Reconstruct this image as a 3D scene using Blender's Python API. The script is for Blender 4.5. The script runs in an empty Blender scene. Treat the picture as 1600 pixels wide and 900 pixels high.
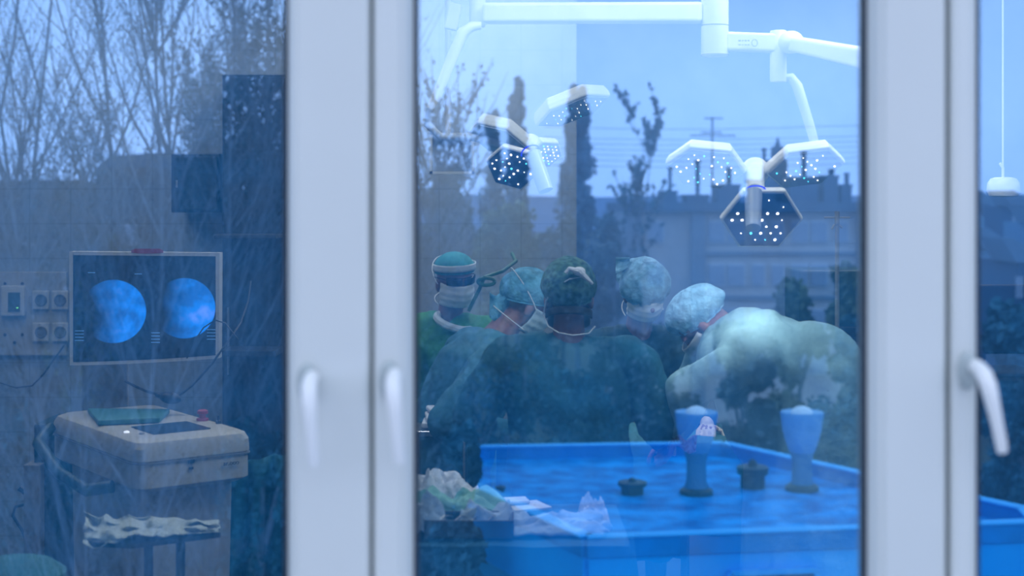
import bpy, bmesh, math, random
from mathutils import Vector, Matrix, noise, Euler
random.seed(7)
S = bpy.context.scene
COL = S.collection
# ------------------------------------------------------------------ camera
F = 2222.0; HOR = 320.0; CZ = 1.95; D = 2.22      # focal length px, horizon row, eye height, glass distance
cd = bpy.data.cameras.new('camera'); cam = bpy.data.objects.new('camera', cd); COL.objects.link(cam)
cam.location = (0, 0, CZ); cam.rotation_euler = (math.pi/2, 0, 0)
cd.sensor_width = 36; cd.lens = 36*F/1600; cd.shift_y = -(450-HOR)/1600
cd.clip_end = 3000; cd.dof.use_dof = True; cd.dof.focus_distance = 5.8; cd.dof.aperture_fstop = 2.5
S.camera = cam
S.view_settings.view_transform = 'Standard'; S.view_settings.look = 'None'
S.view_settings.gamma = 1; S.view_settings.exposure = 0.0; S.view_settings.use_curve_mapping = False
# ------------------------------------------------------------------ sky (overcast blue hour)
W = bpy.data.worlds.new('dusk_sky'); S.world = W; W.use_nodes = True
nt = W.node_tree; nt.nodes.clear()
tc = nt.nodes.new('ShaderNodeTexCoord'); sp = nt.nodes.new('ShaderNodeSeparateXYZ')
rp = nt.nodes.new('ShaderNodeValToRGB'); bg = nt.nodes.new('ShaderNodeBackground'); wo = nt.nodes.new('ShaderNodeOutputWorld')
nt.links.new(tc.outputs['Generated'], sp.inputs[0]); nt.links.new(sp.outputs[2], rp.inputs[0])
nt.links.new(rp.outputs[0], bg.inputs[0]); nt.links.new(bg.outputs[0], wo.inputs[0])
e = rp.color_ramp.elements
e[0].position = 0.0; e[0].color = (1.10, 1.28, 2.05, 1)
e[1].position = 1.0; e[1].color = (1.25, 1.45, 1.85, 1)
for p, c in ((.06, (1.20, 1.38, 2.15, 1)), (.13, (1.25, 1.42, 2.15, 1)), (.22, (1.25, 1.42, 2.0, 1)), (.4, (1.25, 1.45, 1.85, 1))):
    n = e.new(p); n.color = c
bg.inputs[1].default_value = 1.0
# ------------------------------------------------------------------ unseen area lights added at ceiling height, some to wash the walls
def area(name, loc, sx, sy, power, col, rot=(0, 0, 0)):
    l = bpy.data.lights.new(name, 'AREA'); l.shape = 'RECTANGLE'; l.size = sx; l.size_y = sy; l.energy = power; l.color = col
    o = bpy.data.objects.new(name, l); COL.objects.link(o); o.location = loc; o.rotation_euler = rot; return o
area('unseen_ceiling_light', (-2.2, 5.4, 3.2), 1.2, 1.0, 20, (.95, .98, 1))
area('unseen_ceiling_light', (-.2, 6.75, 3.22), 1.2, .3, 38, (.92, .96, 1))  # added wash for the upper tiled wall
area('unseen_ceiling_light', (-2.3, 6.6, 3.22), 1.2, .3, 17, (.80, .90, 1))  # added bluish wash for the tiled wall at left
area('unseen_ceiling_light', (1.7, 7.9, 3.22), 2.2, .4, 46, (.94, .97, 1))  # added wash brightening the recess wall
area('unseen_ceiling_light', (1.6, 4.6, 3.2), 1.2, .5, 34, (.9, .98, 1))
area('unseen_ceiling_light', (.1, 4.3, 3.2), 1.2, .5, 22, (.9, .98, 1))

# ------------------------------------------------------------------ pixel helpers
def V(px, py, d):                      # a point seen through the glass
    return Vector(((px-800)*d/F, d, CZ-(py-HOR)*d/F))
def M(px, py, d):                      # a point of the outside, seen mirrored in the glass
    return Vector(((px-800)*d/F, 2*D-d, CZ-(py-HOR)*d/F))
def R(a): return math.radians(a)
# ------------------------------------------------------------------ materials
def mat(name, col, rough=.6, metal=0, var=0, vscale=8, bump=0, bscale=40, emit=None, es=1, spec=.5, detail=4, col2=None, coat=0):
    m = bpy.data.materials.new(name); m.use_nodes = True; t = m.node_tree; b = t.nodes['Principled BSDF']
    b.inputs['Base Color'].default_value = (*col, 1); b.inputs['Roughness'].default_value = rough
    b.inputs['Metallic'].default_value = metal; b.inputs['Specular IOR Level'].default_value = spec
    b.inputs['Coat Weight'].default_value = coat
    c = t.nodes.new('ShaderNodeTexCoord')
    if var or col2:
        n = t.nodes.new('ShaderNodeTexNoise'); n.inputs['Scale'].default_value = vscale; n.inputs['Detail'].default_value = detail
        r = t.nodes.new('ShaderNodeValToRGB'); r.color_ramp.elements[0].position = .35; r.color_ramp.elements[1].position = .65
        c1 = col; c2 = col2 if col2 else tuple(min(1, x*(1+var)) for x in col)
        if not col2: c1 = tuple(x*(1-var) for x in col)
        r.color_ramp.elements[0].color = (*c1, 1); r.color_ramp.elements[1].color = (*c2, 1)
        t.links.new(c.outputs['Object'], n.inputs[0]); t.links.new(n.outputs[0], r.inputs[0]); t.links.new(r.outputs[0], b.inputs['Base Color'])
    if bump:
        n2 = t.nodes.new('ShaderNodeTexNoise'); n2.inputs['Scale'].default_value = bscale; n2.inputs['Detail'].default_value = 5
        bu = t.nodes.new('ShaderNodeBump'); bu.inputs['Strength'].default_value = bump; bu.inputs['Distance'].default_value = .02
        t.links.new(c.outputs['Object'], n2.inputs[0]); t.links.new(n2.outputs[0], bu.inputs['Height']); t.links.new(bu.outputs[0], b.inputs['Normal'])
    if emit:
        b.inputs['Emission Color'].default_value = (*emit, 1); b.inputs['Emission Strength'].default_value = es
    return m
def brickmat(name, c1, c2, mortar, w, h, ms, off=0, axes='XZ', rough=.4, var=1):
    m = mat(name, c1, rough); t = m.node_tree; b = t.nodes['Principled BSDF']
    c = t.nodes['Texture Coordinate']; s = t.nodes.new('ShaderNodeSeparateXYZ'); k = t.nodes.new('ShaderNodeCombineXYZ')
    t.links.new(c.outputs['Object'], s.inputs[0]); t.links.new(s.outputs[axes[0]], k.inputs[0]); t.links.new(s.outputs[axes[1]], k.inputs[1])
    br = t.nodes.new('ShaderNodeTexBrick'); br.offset = off; br.inputs['Scale'].default_value = 1
    br.inputs['Color1'].default_value = (*c1, 1); br.inputs['Color2'].default_value = (*c2, 1); br.inputs['Mortar'].default_value = (*mortar, 1)
    br.inputs['Brick Width'].default_value = w; br.inputs['Row Height'].default_value = h; br.inputs['Mortar Size'].default_value = ms
    t.links.new(k.outputs[0], br.inputs[0]); t.links.new(br.outputs[0], b.inputs['Base Color'])
    return m
# ------------------------------------------------------------------ mesh builder
class MB:
    def __init__(s): s.v = []; s.f = []
    def add(s, vs, fs):
        o = len(s.v); s.v += [Vector(x) for x in vs]; s.f += [tuple(i+o for i in f) for f in fs]; return s
    def box(s, c, sz, m=None):
        x, y, z = (a/2 for a in sz); c = Vector(c)
        vs = [Vector((i*x, j*y, k*z)) for i in (-1, 1) for j in (-1, 1) for k in (-1, 1)]
        if m: vs = [m @ a for a in vs]
        return s.add([c+a for a in vs], [(0, 1, 3, 2), (4, 6, 7, 5), (0, 4, 5, 1), (2, 3, 7, 6), (0, 2, 6, 4), (1, 5, 7, 3)])
    def tube(s, pts, r, n=10, cap=True, flat=None):
        pts = [Vector(p) for p in pts]; rs = r if isinstance(r, (list, tuple)) else [r]*len(pts)
        vs = []; fs = []; prev = None
        for i, p in enumerate(pts):
            t = (pts[min(i+1, len(pts)-1)]-pts[max(i-1, 0)]).normalized()
            if prev is None: a = t.orthogonal().normalized()
            else: a = (prev-t*prev.dot(t)).normalized() if (prev-t*prev.dot(t)).length > 1e-6 else t.orthogonal().normalized()
            prev = a; b = t.cross(a)
            for k in range(n):
                q = 2*math.pi*k/n; vs.append(p+a*math.cos(q)*rs[i]+b*math.sin(q)*rs[i])
        for i in range(len(pts)-1):
            for k in range(n): fs.append((i*n+k, i*n+(k+1) % n, (i+1)*n+(k+1) % n, (i+1)*n+k))
        if cap: fs.append(tuple(range(n-1, -1, -1))); fs.append(tuple((len(pts)-1)*n+k for k in range(n)))
        return s.add(vs, fs)
    def lathe(s, prof, c, n=24, m=None, arc=1):       # prof: (radius, height)
        c = Vector(c); vs = []; fs = []
        for r, h in prof:
            for k in range(n):
                q = 2*math.pi*k/n; p = Vector((r*math.cos(q), r*math.sin(q), h)); vs.append(c+(m @ p if m else p))
        for i in range(len(prof)-1):
            for k in range(n): fs.append((i*n+k, i*n+(k+1) % n, (i+1)*n+(k+1) % n, (i+1)*n+k))
        fs.append(tuple(range(n-1, -1, -1))); fs.append(tuple((len(prof)-1)*n+k for k in range(n)))
        return s.add(vs, fs)
    def ball(s, c, r, m=None, n=16, k=10):
        r = r if isinstance(r, (list, tuple)) else (r, r, r)
        mm = Matrix.Diagonal(Vector(r)); mm = (m @ mm) if m else mm
        return s.lathe([(math.sin(math.pi*i/k)+1e-4, -math.cos(math.pi*i/k)) for i in range(k+1)], c, n, mm)
    def cone(s, p0, r0, p1, r1, n=12):
        p0 = Vector(p0); p1 = Vector(p1); s.tube([p0, p1], [r0, r1], n); s.ball(p0, r0, n=n, k=8); return s.ball(p1, r1, n=n, k=8)
    def loft(s, rings, n=24, cap=True):                # rings: (centre, axis_a*len, axis_b*len)
        vs = []; fs = []
        for c, a, b in rings:
            for k in range(n):
                q = 2*math.pi*k/n; vs.append(Vector(c)+Vector(a)*math.cos(q)+Vector(b)*math.sin(q))
        for i in range(len(rings)-1):
            for k in range(n): fs.append((i*n+k, i*n+(k+1) % n, (i+1)*n+(k+1) % n, (i+1)*n+k))
        if cap: fs.append(tuple(range(n-1, -1, -1))); fs.append(tuple((len(rings)-1)*n+k for k in range(n)))
        return s.add(vs, fs)
    def prism(s, poly, off):                           # poly: 3d points, extruded by the vector off
        n = len(poly); off = Vector(off); a = [Vector(p) for p in poly]
        return s.add(a+[p+off for p in a], [tuple(range(n-1, -1, -1)), tuple(range(n, 2*n))]+[(i, (i+1) % n, n+(i+1) % n, n+i) for i in range(n)])
    def torus(s, c, r, t, m=None, n=32, k=8, arc=1.0):
        pts = []
        N = int(n*arc)
        for i in range(N+1):
            q = 2*math.pi*i/n; p = Vector((r[0]*math.cos(q), r[1]*math.sin(q), 0)) if isinstance(r, tuple) else Vector((r*math.cos(q), r*math.sin(q), 0))
            pts.append(Vector(c)+(m @ p if m else p))
        return s.tube(pts, t, k)
    def grid(s, fn, nu, nv):
        vs = [fn(i/nu, j/nv) for j in range(nv+1) for i in range(nu+1)]
        return s.add(vs, [(j*(nu+1)+i, j*(nu+1)+i+1, (j+1)*(nu+1)+i+1, (j+1)*(nu+1)+i) for j in range(nv) for i in range(nu)])
    def mesh(s, name):
        me = bpy.data.meshes.new(name); me.from_pydata([tuple(v) for v in s.v], [], s.f); me.update()
        bm = bmesh.new(); bm.from_mesh(me); bmesh.ops.recalc_face_normals(bm, faces=bm.faces); bm.to_mesh(me); bm.free()
        return me
def worldpos(o):
    p = Vector((0, 0, 0))
    while o: p = p+o.location; o = o.parent
    return p
def tag(o, label=None, cat=None, group=None, kind=None):
    if label: o['label'] = label
    if cat: o['category'] = cat
    if group: o['group'] = group
    if kind: o['kind'] = kind
    return o
def build(name, mb, m, parent=None, smooth=False, bevel=0, loc=None, label=None, solid=0, seg=2, auto=40):
    me = mb if isinstance(mb, bpy.types.Mesh) else mb.mesh(name)
    base = worldpos(parent) if parent else (Vector(loc) if loc is not None else Vector((0, 0, 0)))
    if parent is None and loc is None:
        xs = [v.co for v in me.vertices]
        base = Vector((sum(v.x for v in xs)/len(xs), sum(v.y for v in xs)/len(xs), min(v.z for v in xs)))
    for v in me.vertices: v.co -= base
    o = bpy.data.objects.new(name, me); COL.objects.link(o)
    if parent: o.parent = parent
    else: o.location = base
    me.materials.append(m)
    if smooth:
        for p in me.polygons: p.use_smooth = True
        me.set_sharp_from_angle(angle=R(auto))
    if solid:
        q = o.modifiers.new('solid', 'SOLIDIFY'); q.thickness = solid
    if bevel:
        q = o.modifiers.new('bevel', 'BEVEL'); q.width = bevel; q.segments = seg; q.limit_method = 'ANGLE'; q.angle_limit = R(35)
    if label: o['label'] = label
    return o
def thing(name, loc, label=None, cat=None, group=None, kind=None):
    o = bpy.data.objects.new(name, None); COL.objects.link(o); o.location = loc; o.empty_display_size = .1
    return tag(o, label, cat, group, kind)
def struct(name, mb, m, **k):
    o = build(name, mb, m, **k); o['kind'] = 'structure'; return o
def copy_tree(o, parent=None):
    c = o.copy(); COL.objects.link(c); c.parent = parent
    for ch in list(o.children): copy_tree(ch, c)
    return c
def remesh(mb, voxel, smooth=3, fac=.5):
    me = mb.mesh('tmp'); o = bpy.data.objects.new('tmp', me); COL.objects.link(o)
    r = o.modifiers.new('r', 'REMESH'); r.mode = 'VOXEL'; r.voxel_size = voxel
    if smooth:
        q = o.modifiers.new('s', 'SMOOTH'); q.iterations = smooth; q.factor = fac
    dg = bpy.context.evaluated_depsgraph_get(); dg.update()
    out = bpy.data.meshes.new_from_object(o.evaluated_get(dg)); bpy.data.objects.remove(o)
    return out
def wrinkle(me, amp, sx, seed=0, ridge=True):
    for v in me.vertices:
        p = Vector((v.co.x*sx[0]+seed, v.co.y*sx[1], v.co.z*sx[2])); w = noise.noise_vector(p*.7)*.6
        a = noise.noise(p+w); a = (1-abs(a)*2.4) if ridge else a
        a += .4*noise.noise(p*2.7)
        v.co = v.co+v.normal*(a*amp)
    me.update()

# ================================================================== SETTING: room shell, window wall
m_tile = brickmat('wall_tile', (.25, .29, .33), (.24, .28, .32), (.18, .21, .23), .216, .183, .002)
m_paint = mat('haze_blue_wall_paint', (.12, .22, .40), .6, var=.06, vscale=2)  # blue paint, deepened in place of the haze over the distance
m_ceil = mat('ceiling_paint', (.6, .6, .58), .8)
m_floor = mat('floor_vinyl', (.07, .10, .12), .35, var=.15, vscale=5)
m_facade = mat('facade_render', (.70, .70, .70), .85, var=.08, vscale=10, bump=.2, bscale=60)
m_pvc = mat('white_pvc', (.60, .64, .63), .38, var=.02, vscale=3)
m_gasket = mat('rubber_gasket', (.16, .21, .20), .6); m_seal = mat('pane_seal', (.015, .03, .05), .6)
struct('wall_back', MB().box((-1.63, 7.6, 1.6), (3.94, .2, 3.4)), m_tile, loc=(-.60, 7.5, .02))
struct('wall_return', MB().box((.29, 8.3, 1.6), (.1, 1.4, 3.4)), m_paint)
struct('wall_recess', MB().box((1.97, 9.1, 1.6), (3.26, .2, 3.4)), m_paint)
struct('wall_left', MB().box((-3.65, 5, 1.6), (.1, 5.3, 3.4)), m_tile)
struct('wall_right', MB().box((3.65, 5.75, 1.6), (.1, 6.9, 3.4)), m_paint)
struct('floor', MB().box((0, 5.75, -.06), (7.2, 6.9, .12)), m_floor)
struct('ceiling', MB().box((0, 5.75, 3.36), (7.4, 6.9, .12)), m_ceil)
# window wall: below, above, beside the opening
x0, x1, z0, z1 = -1.35, 1.62, .85, 2.95
wf = MB()
wf.box((0, 2.36, -4.2), (8, .28, 10.1)); wf.box((0, 2.36, 3.7), (8, .28, 1.5))
wf.box(((x0-4)/2, 2.36, 1.9), (x0+4, .28, 2.1)); wf.box(((4+x1)/2, 2.36, 1.9), (4-x1, .28, 2.1))
struct('wall_front', wf, m_facade)
# glass: thin float glass with a mirror mix, tinted blue in place of outdoor haze
def glassmat():
    m = bpy.data.materials.new('tinted_mirror_glass'); m.use_nodes = True; t = m.node_tree; t.nodes.clear()
    o = t.nodes.new('ShaderNodeOutputMaterial'); mx = t.nodes.new('ShaderNodeMixShader'); tr = t.nodes.new('ShaderNodeBsdfTransparent'); gl = t.nodes.new('ShaderNodeBsdfGlossy')
    gl.inputs['Roughness'].default_value = 0; gl.inputs[0].default_value = (.47, .76, 1, 1); tr.inputs[0].default_value = (.97, .99, 1, 1)
    mx.inputs[0].default_value = .52
    df = t.nodes.new('ShaderNodeBsdfDiffuse'); df.inputs[0].default_value = (.03, .36, .80, 1)      # blue veil of haze, painted as an uneven dusty film
    c = t.nodes.new('ShaderNodeTexCoord'); no = t.nodes.new('ShaderNodeTexNoise'); no.inputs['Scale'].default_value = 9; no.inputs['Detail'].default_value = 8; no.inputs['Roughness'].default_value = .7
    mr = t.nodes.new('ShaderNodeMapRange'); mr.inputs[1].default_value = .3; mr.inputs[2].default_value = .7; mr.inputs[3].default_value = .06; mr.inputs[4].default_value = .18
    mx2 = t.nodes.new('ShaderNodeMixShader'); t.links.new(c.outputs['Object'], no.inputs[0]); t.links.new(no.outputs[0], mr.inputs[0]); t.links.new(mr.outputs[0], mx2.inputs[0])
    t.links.new(tr.outputs[0], mx.inputs[1]); t.links.new(gl.outputs[0], mx.inputs[2]); t.links.new(mx.outputs[0], mx2.inputs[1]); t.links.new(df.outputs[0], mx2.inputs[2]); t.links.new(mx2.outputs[0], o.inputs[0]); return m
def clearmat():
    m = bpy.data.materials.new('clear_glass_edge'); m.use_nodes = True; t = m.node_tree; t.nodes.clear()
    o = t.nodes.new('ShaderNodeOutputMaterial'); tr = t.nodes.new('ShaderNodeBsdfTransparent'); tr.inputs[0].default_value = (.99, 1, 1, 1)
    t.links.new(tr.outputs[0], o.inputs[0]); return m
m_glass = glassmat(); m_clear = clearmat()
def X(px): return (px-800)*2.17/F                    # x of a frame edge, frame faces stand at y = 2.17
def window(n, xl, xr, L, Rr, handle=None):
    """a casement: L and Rr are (outer, inner) x of its left and right stile"""
    w = thing('window_%d' % n, ((xl+xr)/2, D, z0), kind='structure')
    sash = MB()
    def stile(a, b, inner):                          # a = pane side, b = outer side
        s = 1 if b > a else -1
        prof = [(a, 2.214), (a+s*.003, 2.200), (a+s*.012, 2.180), (a+s*.019, 2.178), (a+s*.021, 2.172), (b-s*.010, 2.170), (b-s*.004, 2.172), (b, 2.178), (b, 2.26), (a, 2.26)]
        sash.prism([(x, y, z0+.002) for x, y in prof], (0, 0, z1-z0-.004))
    stile(L[1], L[0], 0); stile(Rr[0], Rr[1], 0)
    sash.box(((xl+xr)/2, 2.215, z0+.05), (L[0]-Rr[1], .09, .096)); sash.box(((xl+xr)/2, 2.215, z1-.05), (L[0]-Rr[1], .09, .096))
    build('sash', sash, m_pvc, w, bevel=.0015)
    g = MB()
    for a, b in ((L[1], L[1]+.004), (Rr[0]-.004, Rr[0])): g.box(((a+b)/2, 2.213, 1.9), (.0075, .010, 1.9))
    build('gasket', g, m_seal, w)
    p = MB().box(((L[1]+Rr[0])/2, D+.002, (z0+z1)/2), (Rr[0]-L[1]-.001, .004, z1-z0-.19))
    gp = build('glass_pane', p, m_glass, w); gp.data.materials.append(m_clear)
    for f in gp.data.polygons: f.material_index = 0 if f.normal.y < -.9 else 1
    if handle:
        px, py, tilt = handle
        x = X(px); z = CZ-(py-HOR)*2.17/F; O = Vector((x, 2.170, z))
        Mr = Matrix.Scale(1.9, 3, (0, 0, 1)) @ Matrix.Rotation(R(90), 3, 'X')
        h = build('handle', MB().lathe([(.0145, 0), (.0155, .004), (.0155, .008), (.012, .011), (.011, .018)], O+Vector((-.004, 0, -.004)), 24, Mr), m_rosette, w, smooth=True, label='oval rosette greyed for handle shade')
        c = math.cos(R(tilt)); s_ = math.sin(R(tilt))
        P = [(0, -.012, .004), (0, -.035, .002), (.0, -.052, -.006), (.0, -.060, -.022), (.0, -.061, -.05), (.0, -.060, -.08), (.0, -.057, -.108), (0, -.054, -.122)]
        P = [O+Vector((a*c-cc*s_+.005, b, cc*c+a*s_)) for a, b, cc in P]
        build('lever', MB().tube(P, [.011, .0115, .0125, .0125, .0105, .009, .0088, .008], 14), m_handle, h, smooth=True)
    return w
m_rosette = mat('shade_grey_rosette', (.36, .42, .43), .5)  # greyed in place of the shadow beside each handle
m_handle = mat('white_handle_plastic', (.70, .73, .74), .3)
window(1, x0+.01, X(577), (x0+.01, x0+.09), (X(443), X(577)), (485, 592, 4))
window(2, X(583), X(1480), (X(583), X(645)), (X(1363), X(1480)), (613, 588, 5))
window(3, X(1487), x1-.01, (X(1487), X(1538)), (x1-.09, x1-.01), (1514, 574, 13))
tr_ = MB()
for a, b in ((X(577), X(583)), (X(1480), X(1487))): tr_.box(((a+b)/2, 2.225, (z0+z1)/2), (b-a-.0005, .06, z1-z0-.01))
struct('trim_1', tr_, m_gasket)
struct('trim_2', MB().box(((x0+x1)/2, 2.13, z0-.02), (x1-x0+.1, .2, .035)), m_pvc, bevel=.004)

# ================================================================== materials of the theatre
m_white = mat('enamel_white', (.88, .88, .87), .35)
m_cream = mat('cream_plastic', (.47, .44, .37), .45, var=.04, vscale=3)
m_grey = mat('grey_plastic', (.24, .24, .235), .5, var=.05)
m_dark = mat('dark_plastic', (.018, .022, .028), .45)
m_black = mat('black_rubber', (.012, .014, .016), .5)
m_steel = mat('brushed_steel', (.45, .47, .5), .3, 1)
m_red = mat('red_plastic', (.38, .03, .03), .4)
m_teal = mat('teal_cloth', (.03, .17, .19), .8, var=.1, vscale=6, bump=.4, bscale=18)
m_gown = mat('surgical_gown_green', (.008, .095, .135), .85, var=.25, vscale=7, bump=1.0, bscale=7)
m_gown2 = mat('surgical_gown_blue', (.03, .15, .22), .85, var=.2, vscale=7, bump=1.0, bscale=7)
m_gowndk = mat('surgical_gown_dark', (.004, .05, .085), .85, var=.2, vscale=7, bump=1.0, bscale=7)
m_gownw = mat('surgical_gown_pale', (.27, .50, .58), .8, var=.1, vscale=5, bump=1.0, bscale=7)
m_scrub = mat('bright_green_scrub', (.04, .24, .09), .85, var=.2, vscale=6, bump=1.0, bscale=7)
m_capb = mat('blue_bouffant_cap', (.10, .34, .50), .8, var=.25, vscale=30, bump=.6, bscale=50)
m_capp = mat('pale_bouffant_cap', (.22, .46, .66), .8, var=.25, vscale=30, bump=.6, bscale=50)
m_capt = mat('teal_cap', (.03, .26, .30), .8, var=.15, vscale=20)
m_camo = mat('green_mottled_cap', (.02, .07, .06), .85, vscale=55, col2=(.10, .23, .18), detail=2, bump=.4, bscale=50)
m_mask = mat('mask_white', (.62, .68, .72), .8, var=.06, vscale=20)
m_maskb = mat('mask_pale_blue', (.36, .50, .58), .8, var=.08, vscale=20)
m_skin = mat('skin', (.22, .115, .13), .55, var=.08, vscale=12)
m_hair = mat('hair', (.02, .017, .015), .7)
m_gauze = mat('white_gauze', (.66, .70, .76), .9, bump=.7, bscale=40)
m_glove = mat('latex_glove', (.62, .55, .45), .45)
m_shoe = mat('clog', (.3, .32, .32), .5)

# ================================================================== PEOPLE
def axes(f, u):
    f = Vector(f).normalized(); u = Vector(u); u = (u-f*u.dot(f)).normalized(); l = u.cross(f)   # l = the person's left
    return f, l, u
def hand_prims(mb, wrist, d, n, side, curl=.5, r=.0085):
    """palm, four unequal bent fingers, thumb from the side; d = along the hand, n = out of the palm"""
    d = Vector(d).normalized(); n = Vector(n); n = (n-d*n.dot(d)).normalized(); s = d.cross(n)*side
    w = Vector(wrist)
    for k in range(4):
        o = (k-1.5)*.0195; mb.cone(w+s*o*.6+d*.005, .013, w+s*o+d*.085, .0115)
    for k, L in enumerate((.072, .080, .074, .058)):
        o = (1.5-k)*.0205; p = w+s*o+d*.086; dd = d+s*o*1.5; a = 0
        for seg in (.45, .31, .24):
            a += curl*.75; q = p+(dd*math.cos(a)+n*math.sin(a)).normalized()*L*seg; mb.cone(p, r, q, r*.93, 8); p = q
    p = w+d*.025+s*.032; q = p+(d*.55+s*.75+n*.25).normalized()*.045; mb.cone(p, .0125, q, .0105, 8)
    q2 = q+(d*.85+s*.2+n*.45*(.4+curl)).normalized()*.034; mb.cone(q, .0105, q2, .009, 8)
def person(label, group, pel, sho, side, head, hf, hu, arms, gm, feet=None, hands_curl=.5, gown=True, gseed=0, shw=.19, gname='surgical_gown', glove=True, skirt=.42, extra=(), wr_=.015):
    """pel, sho: pelvis and shoulder-centre; side: towards the person's left; head: centre of the skull"""
    pel = Vector(pel); sho = Vector(sho); side = Vector(side).normalized(); head = Vector(head)
    t = (sho-pel).normalized(); fwd = side.cross(t).normalized(); ff, fl, fu = axes(hf, hu)
    H = Matrix((fl, ff, fu)).transposed()              # head frame: x = left, y = forward, z = up
    up = Vector((0, 0, 1)); b = MB()
    # trunk
    mid = pel.lerp(sho, .5)
    b.loft([(pel-t*.09, side*.13, fwd*.10), (pel, side*.165, fwd*.115), (pel.lerp(sho, .3), side*.14, fwd*.10), (pel.lerp(sho, .62), side*.165, fwd*.115),
            (pel.lerp(sho, .88), side*.175, fwd*.105), (sho+t*.01, side*.13, fwd*.075), (sho+t*.035, side*.05, fwd*.05)])
    for s in (1, -1): b.cone(sho+side*s*.05, .055, sho+side*s*(shw-.03)-t*.025, .055)
    nk = head+H @ Vector((0, -.02, -.07)); b.cone(sho-t*.01, .062, nk, .054)
    # skull, face
    b.ball(head+H @ Vector((0, -.012, .025)), (.076, .094, .088), H); b.ball(head+H @ Vector((0, .028, -.035)), (.060, .066, .078), H)
    b.ball(head+H @ Vector((0, .055, -.088)), (.032, .030, .026), H); b.cone(head+H @ Vector((0, .085, .010)), .010, head+H @ Vector((0, .107, -.032)), .014, 8)
    for s in (1, -1):
        b.ball(head+H @ Vector((s*.030, .076, .022)), (.024, .014, .010), H); b.ball(head+H @ Vector((s*.078, -.008, -.018)), (.011, .019, .032), H)
        b.ball(head+H @ Vector((s*.038, .062, -.030)), (.024, .022, .022), H)
    b.cone(head+H @ Vector((-.02, .088, -.062)), .009, head+H @ Vector((.02, .088, -.062)), .009, 8)
    # legs
    for s in (1, -1):
        hip = pel+side*s*.09-t*.04; kn = Vector((hip.x, hip.y, .50))+fwd_flat(fwd)*.03; an = Vector((hip.x, hip.y, .09))
        if feet: an = Vector(feet)+side*s*.12; an.z = .09; kn = hip.lerp(an, .5)+fwd_flat(fwd)*.03
        b.cone(hip, .085, kn, .055); b.cone(kn, .056, an, .036); b.cone(an, .036, an+fwd_flat(fwd)*.13-up*.045, .028)
    gw = MB()
    for i, (sgn, el, wr, hd, hn) in enumerate(arms):
        sh = sho+side*sgn*shw-t*.035; el = Vector(el); wr = Vector(wr)
        b.cone(sh, .050, el, .038); b.cone(el, .038, wr, .026); hand_prims(b, wr, hd, hn, sgn, hands_curl)
        wr2 = el.lerp(wr, .9)
        gw.cone(sh, .088, sh.lerp(el, .5), .080); gw.cone(sh.lerp(el, .5), .080, el, .066); gw.cone(el, .066, el.lerp(wr, .6), .052); gw.cone(el.lerp(wr, .6), .052, wr2, .040)
    me = remesh(b, .0065, 3)
    root = build('person', me, m_skin, None, smooth=True, loc=(pel.x, pel.y, 0), auto=180); tag(root, label, 'person', group)
    # gown
    gw.loft([(pel.lerp(sho, .05), side*.215, fwd*.165), (pel.lerp(sho, .35), side*.205, fwd*.155), (pel.lerp(sho, .65), side*.215, fwd*.16), (pel.lerp(sho, .86), side*.215, fwd*.145),
             (pel.lerp(sho, .98), side*.17, fwd*.11), (sho+t*.035, side*.085, fwd*.08)])
    for s in (1, -1): gw.cone(sho+side*s*.06+t*.0, .075, sho+side*s*(shw-.02)-t*.03, .086)
    gw.ball(pel, (.20, .17, .17))
    for e_ in extra: gw.cone(*e_)
    z = pel.z; sd = Vector((side.x, side.y, 0)).normalized(); fd = fwd_flat(fwd)
    gw.loft([((pel.x, pel.y, zz), sd*ra, fd*rb) for zz, ra, rb in ((z+.03, .19, .155), (z-.2, .22, .18), (z-.38, .235, .20), (skirt, .25, .22))])
    gm_ = remesh(gw, .012, 26 if extra else 8, .5); wrinkle(gm_, wr_, (8, 8, 3.0), gseed)
    build(gname, gm_, gm, root, smooth=True, auto=180)
    if glove:
        for sgn, el, wr, hd, hn in arms:
            g = MB(); el = Vector(el); wr = Vector(wr); g.cone(el.lerp(wr, .84), .031, wr, .0285); hand_prims(g, wr, hd, hn, sgn, hands_curl, .0102)
            build('glove', remesh(g, .005, 2), m_glove, root, smooth=True, auto=180)
    for s in (1, -1):
        hip = pel+side*s*.09
        an = Vector((hip.x, hip.y, 0)) if not feet else Vector((feet[0], feet[1], 0))+side*s*.12; an.z = 0
        sb = MB(); sb.loft([(an+fd*y+up*.001, sd*w, fd*.001) for y, w in ((-.08, .01), (-.06, .035))]) if False else None
        sb = MB(); sb.cone(an+fd*-.04+up*.05, .045, an+fd*.13+up*.042, .038); sb.box(an+fd*.045+up*.012, (.085, .085, .02))
        build('shoe', remesh(sb, .009, 2), m_shoe, root, smooth=True)
    return root, head, H
def fwd_flat(f):
    g = Vector((f[0], f[1], 0)); return g.normalized() if g.length > 1e-3 else Vector((0, -1, 0))
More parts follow.
